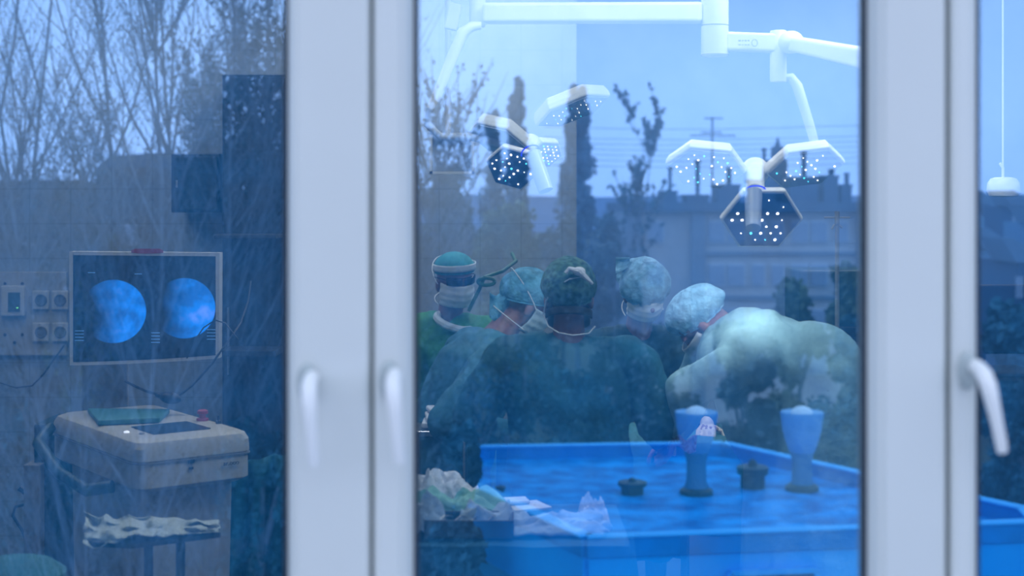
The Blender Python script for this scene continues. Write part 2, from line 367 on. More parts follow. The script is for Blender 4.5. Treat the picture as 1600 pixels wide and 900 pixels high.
def bouffant(root, head, H, m, tilt=25, r=(.100, .122, .112), off=(0, -.018, .035), cut=.50, puff=.012, seed=0, name='surgical_cap'):
    b = MB(); T = H @ Matrix.Rotation(R(tilt), 3, 'X'); n = 56; k = 22; prof = []
    vs = []; fs = []
    for i in range(k+1):
        a = math.pi*cut*1.18*i/k
        for j in range(n):
            q = 2*math.pi*j/n; hem = max(0, (i/k-.55)/.45)
            pl = 1+puff*8*noise.noise(Vector((math.cos(q)*3+seed, math.sin(q)*3, a*2.2)))+hem*.035*math.sin(q*19+seed)-hem**3*.12
            p = Vector((r[0]*math.sin(a)*math.cos(q)*pl, r[1]*math.sin(a)*math.sin(q)*pl, r[2]*math.cos(a)*(1+puff*4*noise.noise(Vector((q, a*3, seed))))))
            vs.append(head+H @ Vector(off)+T @ p)
    for i in range(k):
        for j in range(n): fs.append((i*n+j, i*n+(j+1) % n, (i+1)*n+(j+1) % n, (i+1)*n+j))
    b.add(vs, fs); c = build(name, b, m, root, smooth=True, auto=180, solid=.0015)
    hem = MB(); pts = [vs[k*n+j] for j in range(n)]+[vs[k*n], vs[k*n+1]]; hem.tube(pts, .0035, 6, cap=False); build('hem', hem, m, c, smooth=True)
    return c
def facemask(root, head, H, m, strapm=None, bulge=.0, straps=True):
    b = MB()
    def fn(u, v):
        a = (u-.5)*R(158); zz = .002-.105*v
        rx = .076+.006*math.sin(math.pi*v); ry = .104+.012*math.sin(math.pi*v)+bulge
        pinch = 1+.07*math.exp(-((u-.5)*7)**2)*(1-v*.5)
        pl = .0016*math.sin(v*22)
        return head+H @ Vector((math.sin(a)*(rx+pl), -.004+math.cos(a)*(ry+pl)*pinch-(v*v)*.018, zz))
    b.grid(fn, 28, 16); k = build('face_mask', b, m, root, smooth=True, auto=180, solid=.002)
    if straps:
        for z0_, z1_ in ((-.004, .085), (-.095, -.080)):
            pts = []
            for i in range(25):
                q = R(100)+R(340-180+.0)*0+(i/24)*R(160)*1.0
                a = R(80)+i/24*R(200); s = math.sin(math.pi*i/24)
                pts.append(head+H @ Vector((math.sin(a)*(.088+.016*s*(z1_ > 0)), -.004+math.cos(a)*(.112+.02*s*(z1_ > 0)), z0_+(z1_-z0_)*s)))
            build('strap', MB().tube(pts, .0024, 6), strapm or m_mask, k, smooth=True)
    return k

# --- 1 far left: glasses, white mask, teal cap with white band, looking right and down
HX = V(711, 438, 6.35)
r, h, H = person('person in dark glasses, white mask and teal cap with white band, standing at far left', 'surgical team',
    (HX.x-.03, 6.50, .98), (HX.x-.04, 6.42, HX.z-.225), (1, -.25, 0), HX, (.42, -1, -.22), (-.05, -.1, 1),
    [(1, (HX.x+.22, 6.0, 1.16), (HX.x+.30, 5.78, 1.12), (.6, -1, 0), (0, 0, -1)), (-1, (HX.x-.30, 6.05, 1.16), (HX.x-.10, 5.85, 1.08), (1, -.6, 0), (0, 0, -1))], m_scrub, gseed=3, glove=True)
bouffant(r, h, H, m_capt, 8, (.094, .112, .088), (0, -.008, .040), .43, .003, 1)
build('cap_band', MB().grid(lambda u, v: h+H @ Vector((math.sin((u-.5)*R(210))*(.0925+.003), -.006+math.cos((u-.5)*R(210))*.108, .050+.030*v+.012*math.cos((u-.5)*R(200)))), 30, 3), m_mask, r, smooth=True, solid=.002)
facemask(r, h, H, m_mask, bulge=.010)
gl = MB()
for s in (1, -1):
    gl.grid(lambda u, v: h+H @ Vector((s*(.006+.060*u), .112-.040*u*u, .002+.034*v)), 8, 3)
    gl.tube([h+H @ Vector((s*.066, .075, .024)), h+H @ Vector((s*.084, .03, .026)), h+H @ Vector((s*.086, -.02, .018))], .003, 6)
gl.tube([h+H @ Vector((x, .113-abs(x)*.5, .036)) for x in (-.066, -.03, 0, .03, .066)], .003, 6)
build('glasses', gl, mat('dark_lens', (.008, .010, .014), .15), r, smooth=True, solid=.0015)
build('neck_gauze', MB().torus(h+Vector((0.0, .0, -.185)), (.085, .082), .017, Matrix.Rotation(R(18), 3, 'Y') @ Matrix.Rotation(R(15), 3, 'X'), 24, 8), m_mask, r, smooth=True)

# --- 2 left: blue cap, leaning right over the table, head in lost profile
HX = V(826, 474, 5.65)
r, h, H = person('person in blue cap leaning right over the table, beside the mottled green cap', 'surgical team',
    (-.27, 5.62, .98), (HX.x-.17, 5.58, HX.z-.17), (-.35, 1, 0), HX, (1.0, .30, -.62), (.55, 0, 1),
    [(1, (HX.x+.02, 5.88, 1.15), (HX.x+.28, 5.80, 1.04), (1, -.2, -.1), (0, 0, -1)), (-1, (V(700, 640, 5.3).x, 5.25, 1.15), (V(716, 640, 5.2).x+.20, 5.28, 1.10), (1, .1, .1), (0, 0, -1))], m_gown2, gseed=8, shw=.2)
bouffant(r, h, H, m_capb, 22, (.096, .122, .105), (0, -.022, .034), .5, .010, 4)
facemask(r, h, H, m_maskb)
build('cap_tail', MB().grid(lambda u, v: V(765+38*u, 456+40*v+6*math.sin(u*6), 5.62+.03*math.sin(u*5+v*4)), 12, 8), m_capb, r, smooth=True, solid=.004)

# --- 3 centre: back towards the window, mottled green cap
HX = V(889, 463, 5.0)
r, h, H = person('person seen from behind in the middle, mottled green cap tied with white, dark green gown', 'surgical team',
    (.20, 4.93, .98), (HX.x-.0, 4.98, HX.z-.20), (-1, .06, 0), HX, (.08, 1, -.30), (0, .1, 1),
    [(1, V(738, 650, 5.0), V(770, 690, 5.35), (.6, 1, -.1), (0, 0, -1)), (-1, V(1022, 655, 4.95), V(1040, 690, 5.3), (.1, 1, -.2), (0, 0, -1))], m_gown, gseed=15, shw=.225)
bouffant(r, h, H, m_camo, 30, (.099, .118, .108), (0, -.020, .030), .53, .006, 9)
kn = MB()
kn.ball(V(905, 424, 4.88), (.022, .018, .016)); kn.tube([V(905, 424, 4.87), V(918, 436, 4.87), V(926, 444, 4.87)], [.012, .008, .005], 8); kn.tube([V(903, 424, 4.87), V(889, 420, 4.87), V(884, 427, 4.87)], [.012, .008, .007], 8)
build('white_knot', kn, m_gauze, r, smooth=True)
pts = []
for x, y in ((914, 432), (890, 436), (868, 449), (853, 470), (849, 492), (857, 510), (873, 520), (895, 524), (920, 521), (930, 510)): pts.append(V(x, y, 4.872+.10*(abs(x-889)/45)**2))
build('mask_strap', MB().tube(pts, .0026, 6), m_mask, r, smooth=True)
facemask(r, h, H, m_maskb, straps=False)
build('hair', MB().grid(lambda u, v: h+H @ Vector((math.sin(math.pi+(u-.5)*R(170))*.079, -.004+math.cos(math.pi+(u-.5)*R(170))*.088, -.055-.028*v)), 20, 4), m_hair, r, smooth=True, solid=.004)

# --- 4 behind the middle: pale blue bouffant, white mask, head bowed
HX = V(1006, 456, 6.1)
r, h, H = person('person in pale blue bouffant cap and dark gown, head bowed, standing behind the middle', 'surgical team',
    (HX.x-.02, 6.30, .98), (HX.x-.02, 6.22, HX.z-.23), (1, .15, 0), HX, (.30, -1, -.50), (-.05, -.35, 1),
    [(1, (HX.x+.25, 6.0, 1.16), (HX.x+.22, 5.72, 1.06), (-.2, -1, -.1), (0, 0, -1)), (-1, (HX.x-.28, 6.0, 1.16), (HX.x-.06, 5.74, 1.06), (.4, -1, -.1), (0, 0, -1))], m_gowndk, gseed=21, shw=.195)
bouffant(r, h, H, m_capp, -8, (.116, .128, .116), (0, -.005, .034), .5, .014, 14)
facemask(r, h, H, m_mask)
build('cap_tie', MB().grid(lambda u, v: V(962+22*u, 402+26*v*(1-u*.4), 6.05+.02*math.sin(v*4)), 6, 6), m_capp, r, smooth=True, solid=.003)

# --- 5 right: pale gown, bent far forward to the left
HX = V(1090, 500, 5.22)
r, h, H = person('person in pale gown bent far forward at the right, blue cap and white mask', 'surgical team',
    (V(1262, 566, 5.0).x, 5.02, 1.37), (V(1135, 536, 5.05).x, 5.06, 1.455), (-.20, .95, .05), HX, (-.45, .30, -1), (-1, -.1, .40),
    [(1, (V(1080, 600, 5.4).x, 5.42, 1.22), (V(1060, 680, 5.45).x, 5.42, 1.06), (-1, .1, -.4), (0, 0, -1)), (-1, V(1068, 610, 4.92), V(1052, 672, 5.05), (-.1, .6, -1), (-1, 0, 0))],
    m_gownw, feet=(V(1262, 600, 5.0).x+.02, 5.02, 0), gseed=33, shw=.215, glove=False, wr_=.013, extra=((V(1150, 555, 5.10), .15, V(1262, 590, 5.03), .19), (V(1175, 600, 5.10), .14, V(1185, 670, 5.1), .12), (V(1250, 590, 5.04), .18, V(1265, 700, 5.02), .20)))
gx = MB()
# the loose back of the gown
bouffant(r, h, H, m_capp, 30, (.088, .125, .090), (0, -.028, .022), .52, .012, 18)
facemask(r, h, H, m_mask, bulge=.02, straps=False)

# ================================================================== OPERATING TABLE, PATIENT DRAPE
ot = thing('operating_table', (.80, 5.72, 0), 'long padded operating table on a steel column, in the middle of the team', 'operating table')
build('table_top', MB().box((.80, 5.72, .86), (1.7, .52, .05)), m_dark, ot, bevel=.02)
build('mattress', MB().box((.80, 5.72, .915), (1.66, .50, .06)), m_black, ot, bevel=.025)
build('column', MB().box((.80, 5.72, .45), (.22, .22, .78)), m_steel, ot, bevel=.01)
build('base', MB().box((.80, 5.72, .035), (.9, .45, .07)), m_steel, ot, bevel=.02)
dr = MB()
def drape(u, v):
    x = -.06+1.74*u; t = (v-.5)*1.30; e_ = max(0, abs(t)-.27)
    y = 5.72+(1 if t > 0 else -1)*(min(abs(t), .27)+.02*min(1, e_*8)+.012*math.sin(x*26)*min(1, e_*5)); z = 1.03-e_*.9+.06*math.exp(-((x-.3)/.35)**2)*math.exp(-(t/.18)**2)
    return (x, y, z+.008*noise.noise(Vector((x*6, t*6, 1))))
dr.grid(drape, 70, 40)
tag(build('surgical_drape', dr, m_teal, None, smooth=True, auto=180, solid=.004), 'teal surgical drape spread over the operating table between the team', 'drape')
# blood stained gauze held in the field
gz = MB().grid(lambda u, v: V(1046+44*u, 676+24*v+10*u, 5.0)+Vector((0, .06*v+.02*math.sin(u*9), .012*math.sin(u*8+v*5))), 14, 8)
m_pink = mat('stained_gauze', (.62, .42, .42), .8, vscale=60, col2=(.35, .06, .05))
tag(build('gauze_pad', gz, mat('pink_stained_gauze', (.75, .55, .55), .8, vscale=45, col2=(.5, .16, .14)), None, smooth=True, solid=.006), 'pinkish stained gauze held low in front of the pale gown', 'gauze')

# ================================================================== INSTRUMENT TABLE, lower middle-left
it = thing('instrument_table', (V(760, 800, 4.2).x, 4.2, 0), 'draped instrument table crowded with gauze and cloths, at the lower left of the middle window', 'table')
zt = 1.03
build('table_top', MB().box((-.13, 4.12, zt-.02), (.86, .50, .03)), m_steel, it, bevel=.005)
for sx in (-.5, .24):
    for sy in (3.92, 4.32): build('leg', MB().tube([(sx, sy, 0.03), (sx, sy, zt-.03)], .014, 10), m_steel, it, smooth=True)
tc_ = MB().grid(lambda u, v: (lambda x, t: (x, 4.12+(1 if t > 0 else -1)*(min(abs(t), .27)+.010*math.sin(x*30)*min(1, max(0, abs(t)-.27)*6)), zt-.0-max(0, abs(t)-.27)*1.0+.004*noise.noise(Vector((x*8, t*8, 0)))))(-.58+.9*u, (v-.5)*1.1), 50, 36)
tag(build('table_drape', tc_, mat('dark_blue_drape', (.01, .10, .19), .85, var=.1, bump=.3, bscale=10), None, smooth=True, auto=60, solid=.004), 'dark blue drape hanging over the instrument table', 'drape')
def crumple(name, c, sx, sy, h_, m, label, cat, seed, rot=0, group=None, fold=3.0):
    c = Vector(c); n = 26
    def fn(u, v):
        a, b = (u-.5)*sx, (v-.5)*sy
        k = 1-(max(abs(u-.5), abs(v-.5))*2)**4
        z = h_*(.25+.75*k)*(.55+.9*abs(noise.noise(Vector((u*fold+seed, v*fold, .3))))+.35*noise.noise(Vector((u*9, v*9+seed, 2))))
        w = noise.noise_vector(Vector((u*3, v*3, seed)))*.18
        a += w.x*sx; b += w.y*sy
        return c+Vector((a*math.cos(rot)-b*math.sin(rot), a*math.sin(rot)+b*math.cos(rot), max(.006, z)))
    b = MB().grid(fn, n, n); return tag(build(name, b, m, None, smooth=True, auto=60, solid=.005), label, cat, group)
m_gc = mat('pale_green_cloth', (.22, .48, .42), .85, bump=.5, bscale=25)
m_bc = mat('pale_blue_cloth', (.35, .46, .58), .85, bump=.5, bscale=25)
crumple('gauze_pile', (V(684, 778, 4.30).x, 4.30, zt+.004), .24, .20, .11, m_gauze, 'heap of white gauze at the back left of the instrument table', 'gauze', 1)
crumple('surgical_cloth', (V(705, 800, 4.15).x, 4.12, zt+.004), .30, .17, .09, m_gc, 'crumpled pale green cloth in front of the white gauze heap', 'cloth', 5)
crumple('surgical_cloth', (V(770, 840, 4.0).x, 4.02, zt+.004), .20, .16, .075, m_bc, 'crumpled lilac white cloth at the centre of the instrument table', 'cloth', 8, .5)
crumple('surgical_cloth', (V(655, 850, 3.95).x, 3.96, zt+.004), .14, .12, .11, m_bc, 'small bluish cloth against the left window stile, on the instrument table', 'cloth', 11)
crumple('surgical_cloth', (V(860, 852, 4.05).x+.02, 3.98, zt+.004), .26, .14, .05, m_bc, 'flattened pale cloth hanging at the right end of the instrument table', 'cloth', 13)
crumple('surgical_cloth', (V(925, 858, 4.1).x, 4.08, zt+.004), .08, .09, .075, m_gauze, 'small white ball of cloth beyond the right end of the flattened cloth', 'cloth', 15)
bk = thing('sheet_stack', (V(815, 835, 4.25).x, 4.26, zt+.004), 'white paper packets lying flat at the back right of the instrument table', 'paper')
bo = worldpos(bk)
build('paper_sheet', MB().box(bo+Vector((0, 0, .012)), (.15, .11, .008), Matrix.Rotation(R(24), 3, 'Z')), m_gauze, bk, bevel=.002)
build('paper_sheet', MB().box(bo+Vector((-.03, .03, .024)), (.10, .07, .008), Matrix.Rotation(R(12), 3, 'Z')), m_gauze, bk, bevel=.002)
tr2 = thing('instrument_tray', (V(700, 850, 3.95).x+.06, 3.95, zt+.004), 'dark perforated tray on the front of the instrument table', 'tray')
q = worldpos(tr2)
ty = MB(); ty.box(q+Vector((0, 0, .006)), (.24, .12, .006))
for a, b_ in (((-.12, 0), (.006, .12)), ((.12, 0), (.006, .12)), ((0, -.06), (.24, .006)), ((0, .06), (.24, .006))): ty.box(q+Vector((a[0], a[1], .028)), (b_[0], b_[1], .05))
build('tray_body', ty, m_dark, tr2, bevel=.002)
for k in range(4):
    o = MB(); p = q+Vector((-.07+.045*k, 0, .04)); o.tube([p+Vector((-.02, -.04, 0)), p+Vector((.0, 0, .012)), p+Vector((.02, .045, 0))], .003, 6); o.torus(p+Vector((-.024, -.05, 0)), .011, .0025, None, 14, 6)
    tag(build('clamp_instrument', o, m_steel, None, smooth=True), ('leftmost', 'second', 'third', 'rightmost')[k]+' steel clamp in the dark instrument tray, counted from the left', 'instrument', 'clamps in the instrument tray')
# papers and hand-height cloth on the far side table
st = thing('side_table', (V(690, 690, 5.9).x, 5.9, 0), 'small steel trolley behind the left team member, piled with white cloths', 'trolley')
q = Vector((V(690, 665, 5.35).x, 5.42, 0)); st.location = q
zz = V(690, 668, 5.35).z
build('shelf', MB().box(q+Vector((0, 0, zz-.015)), (.22, .26, .02)), m_steel, st, bevel=.004)
for sx in (-.09, .09):
    for sy in (-.11, .11): build('leg', MB().tube([q+Vector((sx, sy, .02)), q+Vector((sx, sy, zz-.02))], .010, 8), m_steel, st, smooth=True)
for k in range(3): tag(build('folded_towel', MB().box(q+Vector((.005*k, -.02+.01*k, zz+.012+.022*k)), (.15-.012*k, .16, .019), Matrix.Rotation(R(6*k), 3, 'Z')), m_gauze, None, bevel=.008, seg=3), ['bottom', 'middle', 'top'][k]+' white towel of the stack on the small trolley at the left', 'towel', 'towels stacked on the small trolley')

# breathing hose behind the left heads
hs = MB(); pts = [V(*a) for a in ((732, 486, 5.95), (740, 470, 5.95), (748, 454, 5.92), (757, 433, 5.9), (785, 424, 5.95), (806, 408, 6.1), (800, 396, 6.3))]
hs.tube(pts, .008, 10); hs.torus(V(760, 440, 5.9), (.035, .015), .008, Matrix.Rotation(R(90), 3, 'X'), 24, 8)
tag(build('breathing_hose', hs, mat('green_hose', (.03, .13, .10), .5), None, smooth=True), 'dark green hose looping between the glasses wearer and the blue cap', 'hose')

# ================================================================== X-RAY WORKSTATION CART with monitor (left window)
C0 = Vector((-1.235, 4.68, 0)); U = Vector((.80, .60, 0)); Wv = Vector((-.60, .80, 0)); ZT = 1.17
ct = thing('x_ray_workstation', C0+U*.22+Wv*.42, 'cream workstation cart with red stop button, carrying the wide white-framed monitor', 'medical cart')
def cp(u, w, z): return C0+U*u+Wv*w+Vector((0, 0, z))
con = MB(); rings = []
def rrect(u0, u1, w0, w1, z, r, n=6):
    out = []
    for cu, cw, a0 in ((u1-r, w1-r, 0), (u0+r, w1-r, 90), (u0+r, w0+r, 180), (u1-r, w0+r, 270)):
        for k in range(n+1):
            a = R(a0+90*k/n); out.append(cp(cu+r*math.cos(a), cw+r*math.sin(a), z))
    return out
def stack(mb, secs):
    n = len(secs[0]); vs = [p for s_ in secs for p in s_]; fs = []
    for i in range(len(secs)-1):
        for k in range(n): fs.append((i*n+k, i*n+(k+1) % n, (i+1)*n+(k+1) % n, (i+1)*n+k))
    fs.append(tuple(range(n-1, -1, -1))); fs.append(tuple((len(secs)-1)*n+k for k in range(n))); return mb.add(vs, fs)
stack(con, [rrect(.02, .40, .02, .80, ZT-.175, .05), rrect(0, .42, 0, .83, ZT-.16, .05), rrect(0, .42, 0, .83, ZT-.075, .05), rrect(-.004, .424, -.004, .834, ZT-.07, .05), rrect(-.002, .422, -.002, .832, ZT-.03, .05),
            rrect(.008, .412, .008, .82, ZT-.010, .05), rrect(.03, .39, .03, .80, ZT, .05)])
cs = build('console', con, m_cream, ct, smooth=True, auto=28)
build('seam', (lambda m_: stack(m_, [rrect(-.006, .426, -.006, .836, ZT-.080, .05), rrect(-.006, .426, -.006, .836, ZT-.076, .05)]))(MB()), m_grey, cs)
m_body = mat('grey_cabinet_metal', (.38, .37, .35), .5, var=.05); bd = MB(); stack(bd, [rrect(.05, .37, .08, .72, .14, .03), rrect(.04, .385, .07, .74, ZT-.17, .03)]); body = build('cabinet', bd, m_body, ct, smooth=True, auto=30)
build('touch_screen', MB().prism([cp(.10, .10, ZT), cp(.31, .10, ZT), cp(.31, .30, ZT), cp(.10, .30, ZT)], (0, 0, .004)), mat('dark_screen', (.03, .04, .05), .25), cs, bevel=.002)
build('key_tray', MB().prism([cp(.02, .40, ZT+.002), cp(.22, .33, ZT+.002), cp(.34, .52, ZT+.002), cp(.10, .72, ZT+.002)], (0, 0, .018)), mat('teal_plastic', (.05, .20, .20), .5), cs, bevel=.004)
build('stop_button', MB().lathe([(.022, 0), (.022, .008), (.012, .010), (.012, .022), (.020, .026), (.019, .036), (.010, .040)], cp(.37, .30, ZT), 20), m_red, cs, smooth=True, label='red mushroom stop button')
build('key_switch', MB().lathe([(.010, 0), (.010, .010), (.006, .012)], cp(.385, .20, ZT), 14).box(cp(.385, .20, ZT+.02), (.004, .02, .018)), m_dark, cs)
build('indicator_lamp', MB().lathe([(.010, 0), (.010, .004), (.006, .006)], cp(.045, .20, ZT), 14), mat('white_indicator', (.8, .8, .9), .3, emit=(.8, .85, 1), es=1.6), cs, smooth=True)
build('indicator_lamp', MB().lathe([(.010, 0), (.010, .004), (.006, .006)], cp(.075, .14, ZT), 14), m_grey, cs, smooth=True)
build('latch', MB().box(cp(.19, -.004, ZT-.085), (.022, .006, .012), Matrix.Rotation(R(37), 3, 'Z')).box(cp(.19, -.004, ZT-.107), (.014, .006, .008), Matrix.Rotation(R(37), 3, 'Z')), m_dark, cs)
def text(s, size, m, parent, o, xv, zv, depth=.001, mirror=False):
    c = bpy.data.curves.new('t', 'FONT'); c.body = s; c.size = size; c.extrude = depth; c.align_x = 'CENTER'; c.align_y = 'CENTER'
    t_ = bpy.data.objects.new('t', c); COL.objects.link(t_); dg = bpy.context.evaluated_depsgraph_get(); dg.update()
    me = bpy.data.meshes.new_from_object(t_.evaluated_get(dg)); bpy.data.objects.remove(t_)
    xv = Vector(xv).normalized(); zv = Vector(zv).normalized(); n = xv.cross(zv)
    for v in me.vertices: v.co = Vector(o)+xv*v.co.x*(-1 if mirror else 1)+zv*v.co.y+n*v.co.z
    b = MB(); b.v = [v.co.copy() for v in me.vertices]; b.f = [tuple(p.vertices) for p in me.polygons]
    return build('lettering', b, m, parent)
text('ar.ooo', .022, m_dark, cs, cp(.335, -.008, ZT-.105), U, (0, 0, 1))
for w0 in (.12, .62):
    for u0 in (.07, .34): build('caster', MB().lathe([(.02, -.012), (.045, -.012), (.05, -.006), (.05, .006), (.045, .012), (.02, .012)], cp(u0, w0, .05), 20, Matrix.Rotation(R(90), 3, 'Y') @ Matrix.Rotation(R(20), 3, 'X')), m_black, ct, smooth=True)
build('base', (lambda m_: stack(m_, [rrect(.02, .40, .04, .78, .085, .04), rrect(.03, .39, .06, .76, .145, .04)]))(MB()), m_grey, ct, smooth=True, auto=30)
# side handle bars, dark
build('side_handle', MB().tube([cp(-.02, .78, ZT-.05), cp(-.09, .70, ZT-.09), cp(-.10, .45, ZT-.16), cp(-.085, .22, ZT-.185), cp(-.02, .16, ZT-.17)], .022, 12), mat('dark_teal_plastic', (.008, .05, .06), .5), ct, smooth=True, label='dark teal side handle')
# neck and monitor
mc = V(226, 482, 5.62)
nk_ = MB(); nk_.box(V(165, 596, 5.72), (.18, .06, .24), Matrix.Rotation(R(8), 3, 'Z')); build('monitor_neck', nk_, m_grey, ct, bevel=.012)
mb = MB(); bz = MB(); sc_ = MB()
DM = 5.58
def mon(px, py, dd=0): return V(px, py, DM+dd+.02*((px-226)/118)**2*0+(px-226)*.0003)
c4 = [(108, 393), (343, 395), (342, 562)]
def edge_outer():
    top = [(108+235*i/12, 393+2.0*i/12) for i in range(13)]
    bot = [(342-233*i/12, 560+11*(1-(1-i/12)**1.6)) for i in range(13)]
    return top+bot
def edge_inner():
    top = [(114+223*i/12, 398.5+2*i/12) for i in range(13)]
    bot = [(337-223*i/12, 555.5+10.5*(1-(1-i/12)**1.6)) for i in range(13)]
    return top+bot
eo = [mon(*p) for p in edge_outer()]; ei = [mon(*p) for p in edge_inner()]; n = len(eo)
bk_ = Vector((.0, .06, 0))
bz.add(eo+ei+[p+bk_ for p in eo], [(i, (i+1) % n, n+(i+1) % n, n+i) for i in range(n)]+[(i, (i+1) % n, 2*n+(i+1) % n, 2*n+i) for i in range(n)]+[tuple(2*n+i for i in range(n))])
mo = build('monitor_housing', bz, mat('white_bezel', (.58, .57, .55), .4), ct)
# screen with two round fluoroscopy images, self lit
def screenmat():
    m = bpy.data.materials.new('fluoroscopy_screen'); m.use_nodes = True; t = m.node_tree; b = t.nodes['Principled BSDF']
    b.inputs['Base Color'].default_value = (.008, .012, .02, 1); b.inputs['Roughness'].default_value = .3
    c = t.nodes.new('ShaderNodeTexCoord'); N = t.nodes.new
    def math_(op, a, b2=None, c2=None):
        k = N('ShaderNodeMath'); k.operation = op
        for i, x in enumerate((a, b2, c2)):
            if x is None: continue
            if isinstance(x, (int, float)): k.inputs[i].default_value = x
            else: t.links.new(x, k.inputs[i])
        return k.outputs[0]
    s = N('ShaderNodeSeparateXYZ'); t.links.new(c.outputs['Object'], s.inputs[0])
    no = N('ShaderNodeTexNoise'); no.inputs['Scale'].default_value = 14; no.inputs['Detail'].default_value = 5; t.links.new(c.outputs['Object'], no.inputs[0])
    no2 = N('ShaderNodeTexNoise'); no2.inputs['Scale'].default_value = 6; t.links.new(c.outputs['Object'], no2.inputs[0])
    tot = None
    for cx, cz, rr in discs:
        dx = math_('SUBTRACT', s.outputs[0], cx); dz = math_('SUBTRACT', s.outputs[2], cz)
        d2 = math_('SQRT', math_('ADD', math_('MULTIPLY', dx, dx), math_('MULTIPLY', dz, dz)))
        inside = N('ShaderNodeMapRange'); inside.inputs[1].default_value = rr; inside.inputs[2].default_value = rr-.004; t.links.new(d2, inside.inputs[0])
        side = N('ShaderNodeMapRange'); side.inputs[1].default_value = -rr*.75; side.inputs[2].default_value = rr*.35; side.inputs[3].default_value = 0; side.inputs[4].default_value = 1; t.links.new(math_('ADD', dx, math_('MULTIPLY', math_('SUBTRACT', no2.outputs[0], .5), .12)), side.inputs[0])
        v = math_('MULTIPLY', inside.outputs[0], side.outputs[0]); tot = v if tot is None else math_('ADD', tot, v)
    r2 = N('ShaderNodeValToRGB'); r2.color_ramp.elements[0].position = .38; r2.color_ramp.elements[0].color = (0, .22, .95, 1); r2.color_ramp.elements[1].position = .72; r2.color_ramp.elements[1].color = (.22, .55, 1.9, 1)
    x_ = r2.color_ramp.elements.new(.56); x_.color = (.0, .42, 1.7, 1)
    t.links.new(no.outputs[0], r2.inputs[0]); t.links.new(r2.outputs[0], b.inputs['Emission Color']); t.links.new(math_('MULTIPLY', tot, 1.05), b.inputs['Emission Strength'])
    return m
base_ct = worldpos(ct)
pL = mon(176, 487)-base_ct; pR = mon(287, 482)-base_ct
discs = [(pL.x, pL.z, .126), (pR.x, pR.z, .121)]
sc_.add([p+Vector((0, .012, 0)) for p in ei], [tuple(range(n))]); build('screen', sc_, screenmat(), mo)
build('sticker', MB().prism([mon(205+50*i/8, 391+(0 if i in (0, 8) else -2.5), -.003) for i in range(9)]+[mon(255-50*i/8, 395+1.5*math.sin(math.pi*i/8), -.003) for i in range(9)], (0, .002, 0)), m_red, mo, label='red sticker on the top edge')
# round tick marks: the small text rows on the screen
m_glow = mat('screen_glow', (.1, .2, .3), .5, emit=(.15, .4, .8), es=.6)
for (px, py) in ((119, 517), (238, 520), (325, 515)):
    for k in range(4): build('screen_text', MB().box(mon(px+5, py+k*5, .006), (.034, .001, .003)), m_glow, mo)
for (px, py) in ((216, 428), (143, 426)): build('screen_text', MB().box(mon(px, py, .006), (.028, .001, .003)), m_glow, mo)
# cables and hand switch
cb = MB()
cb.tube([V(x, y, d) for x, y, d in ((196, 596, 5.45), (212, 604, 5.4), (230, 612, 5.35), (250, 617, 5.3))], .005, 8); tag(build('cable', cb, m_black, None, smooth=True), 'short black cable running from the monitor neck to the hand switch', 'cable')
cb = MB(); cb.tube([V(x, y, d) for x, y, d in ((276, 621, 5.3), (300, 603, 5.35), (330, 570, 5.4), (355, 535, 5.45), (376, 505, 5.6), (388, 470, 5.9), (392, 440, 6.2))], .0038, 8); tag(build('cable', cb, m_black, None, smooth=True), 'thin black cable rising from the hand switch past the right side of the monitor', 'cable')
hsw = MB(); hsw.ball(V(266, 622, 5.28), (.042, .026, .022), Matrix.Rotation(R(10), 3, 'Y')); hsw.cone(V(246, 617, 5.29), .010, V(258, 620, 5.28), .014)
tag(build('hand_switch', hsw, m_black, None, smooth=True), 'black hand switch lying on the back of the cream console', 'hand switch')
# wall cables
for pts_, lb in ((((0, 598), (25, 606), (50, 603), (68, 585), (84, 562), (100, 540)), 'thin cable drooping along the tiled wall below the sockets'),
                 (((292, 560), (302, 535), (318, 512), (336, 500), (352, 505), (372, 530)), 'thin cable arching over the lower right corner of the monitor')):
    d_ = 7.47 if lb.startswith('thin cable droop') else 5.5
    tag(build('cable', MB().tube([V(x, y, d_) for x, y in pts_], .0042 if d_ > 7 else .0028, 6), m_black, None, smooth=True), lb, 'cable')
# ---- wall service panel with sockets
sv = thing('service_panel', V(48, 560, 7.49), 'wall panel with small controller and round sockets, on the tiles left of the monitor', 'socket panel')
m_pan = mat('panel_plastic', (.40, .40, .37), .5)
build('back_plate', MB().box(V(52, 490, 7.485), (.36, .03, .44)), mat('panel_steel', (.30, .30, .28), .5), sv, bevel=.004)
ctl = build('controller', MB().box(V(21, 470, 7.455), (.125, .03, .16)), m_pan, sv, bevel=.006)
build('display', MB().box(V(22, 472, 7.438), (.062, .004, .10)), mat('dark_green_display', (.03, .06, .05), .3), ctl)
build('indicator_lamp', MB().box(V(27, 481, 7.434), (.008, .003, .006)), mat('green_led', (.1, .5, .1), .4, emit=(.3, 1, .25), es=1.4), ctl)
for (px, py) in ((64, 469), (94, 469), (64, 519), (94, 519)):
    k = build('socket', MB().box(V(px, py, 7.462), (.088, .02, .10)), m_pan, sv, bevel=.006)
    build('socket_well', MB().torus(V(px, py, 7.45), .027, .005, Matrix.Rotation(R(90), 3, 'X'), 24, 6).lathe([(.024, 0), (.024, .003)], V(px, py, 7.452), 20, Matrix.Rotation(R(90), 3, 'X')), mat('socket_well_grey', (.12, .12, .11), .5), k)  # darker grey ring and disc inside each socket
for (px, py) in ((8, 443), (35, 443), (8, 523), (35, 523), (23, 535)): build('screw', MB().lathe([(.008, 0), (.008, .004)], V(px, py, 7.468), 12, Matrix.Rotation(R(90), 3, 'X')), m_dark, sv)

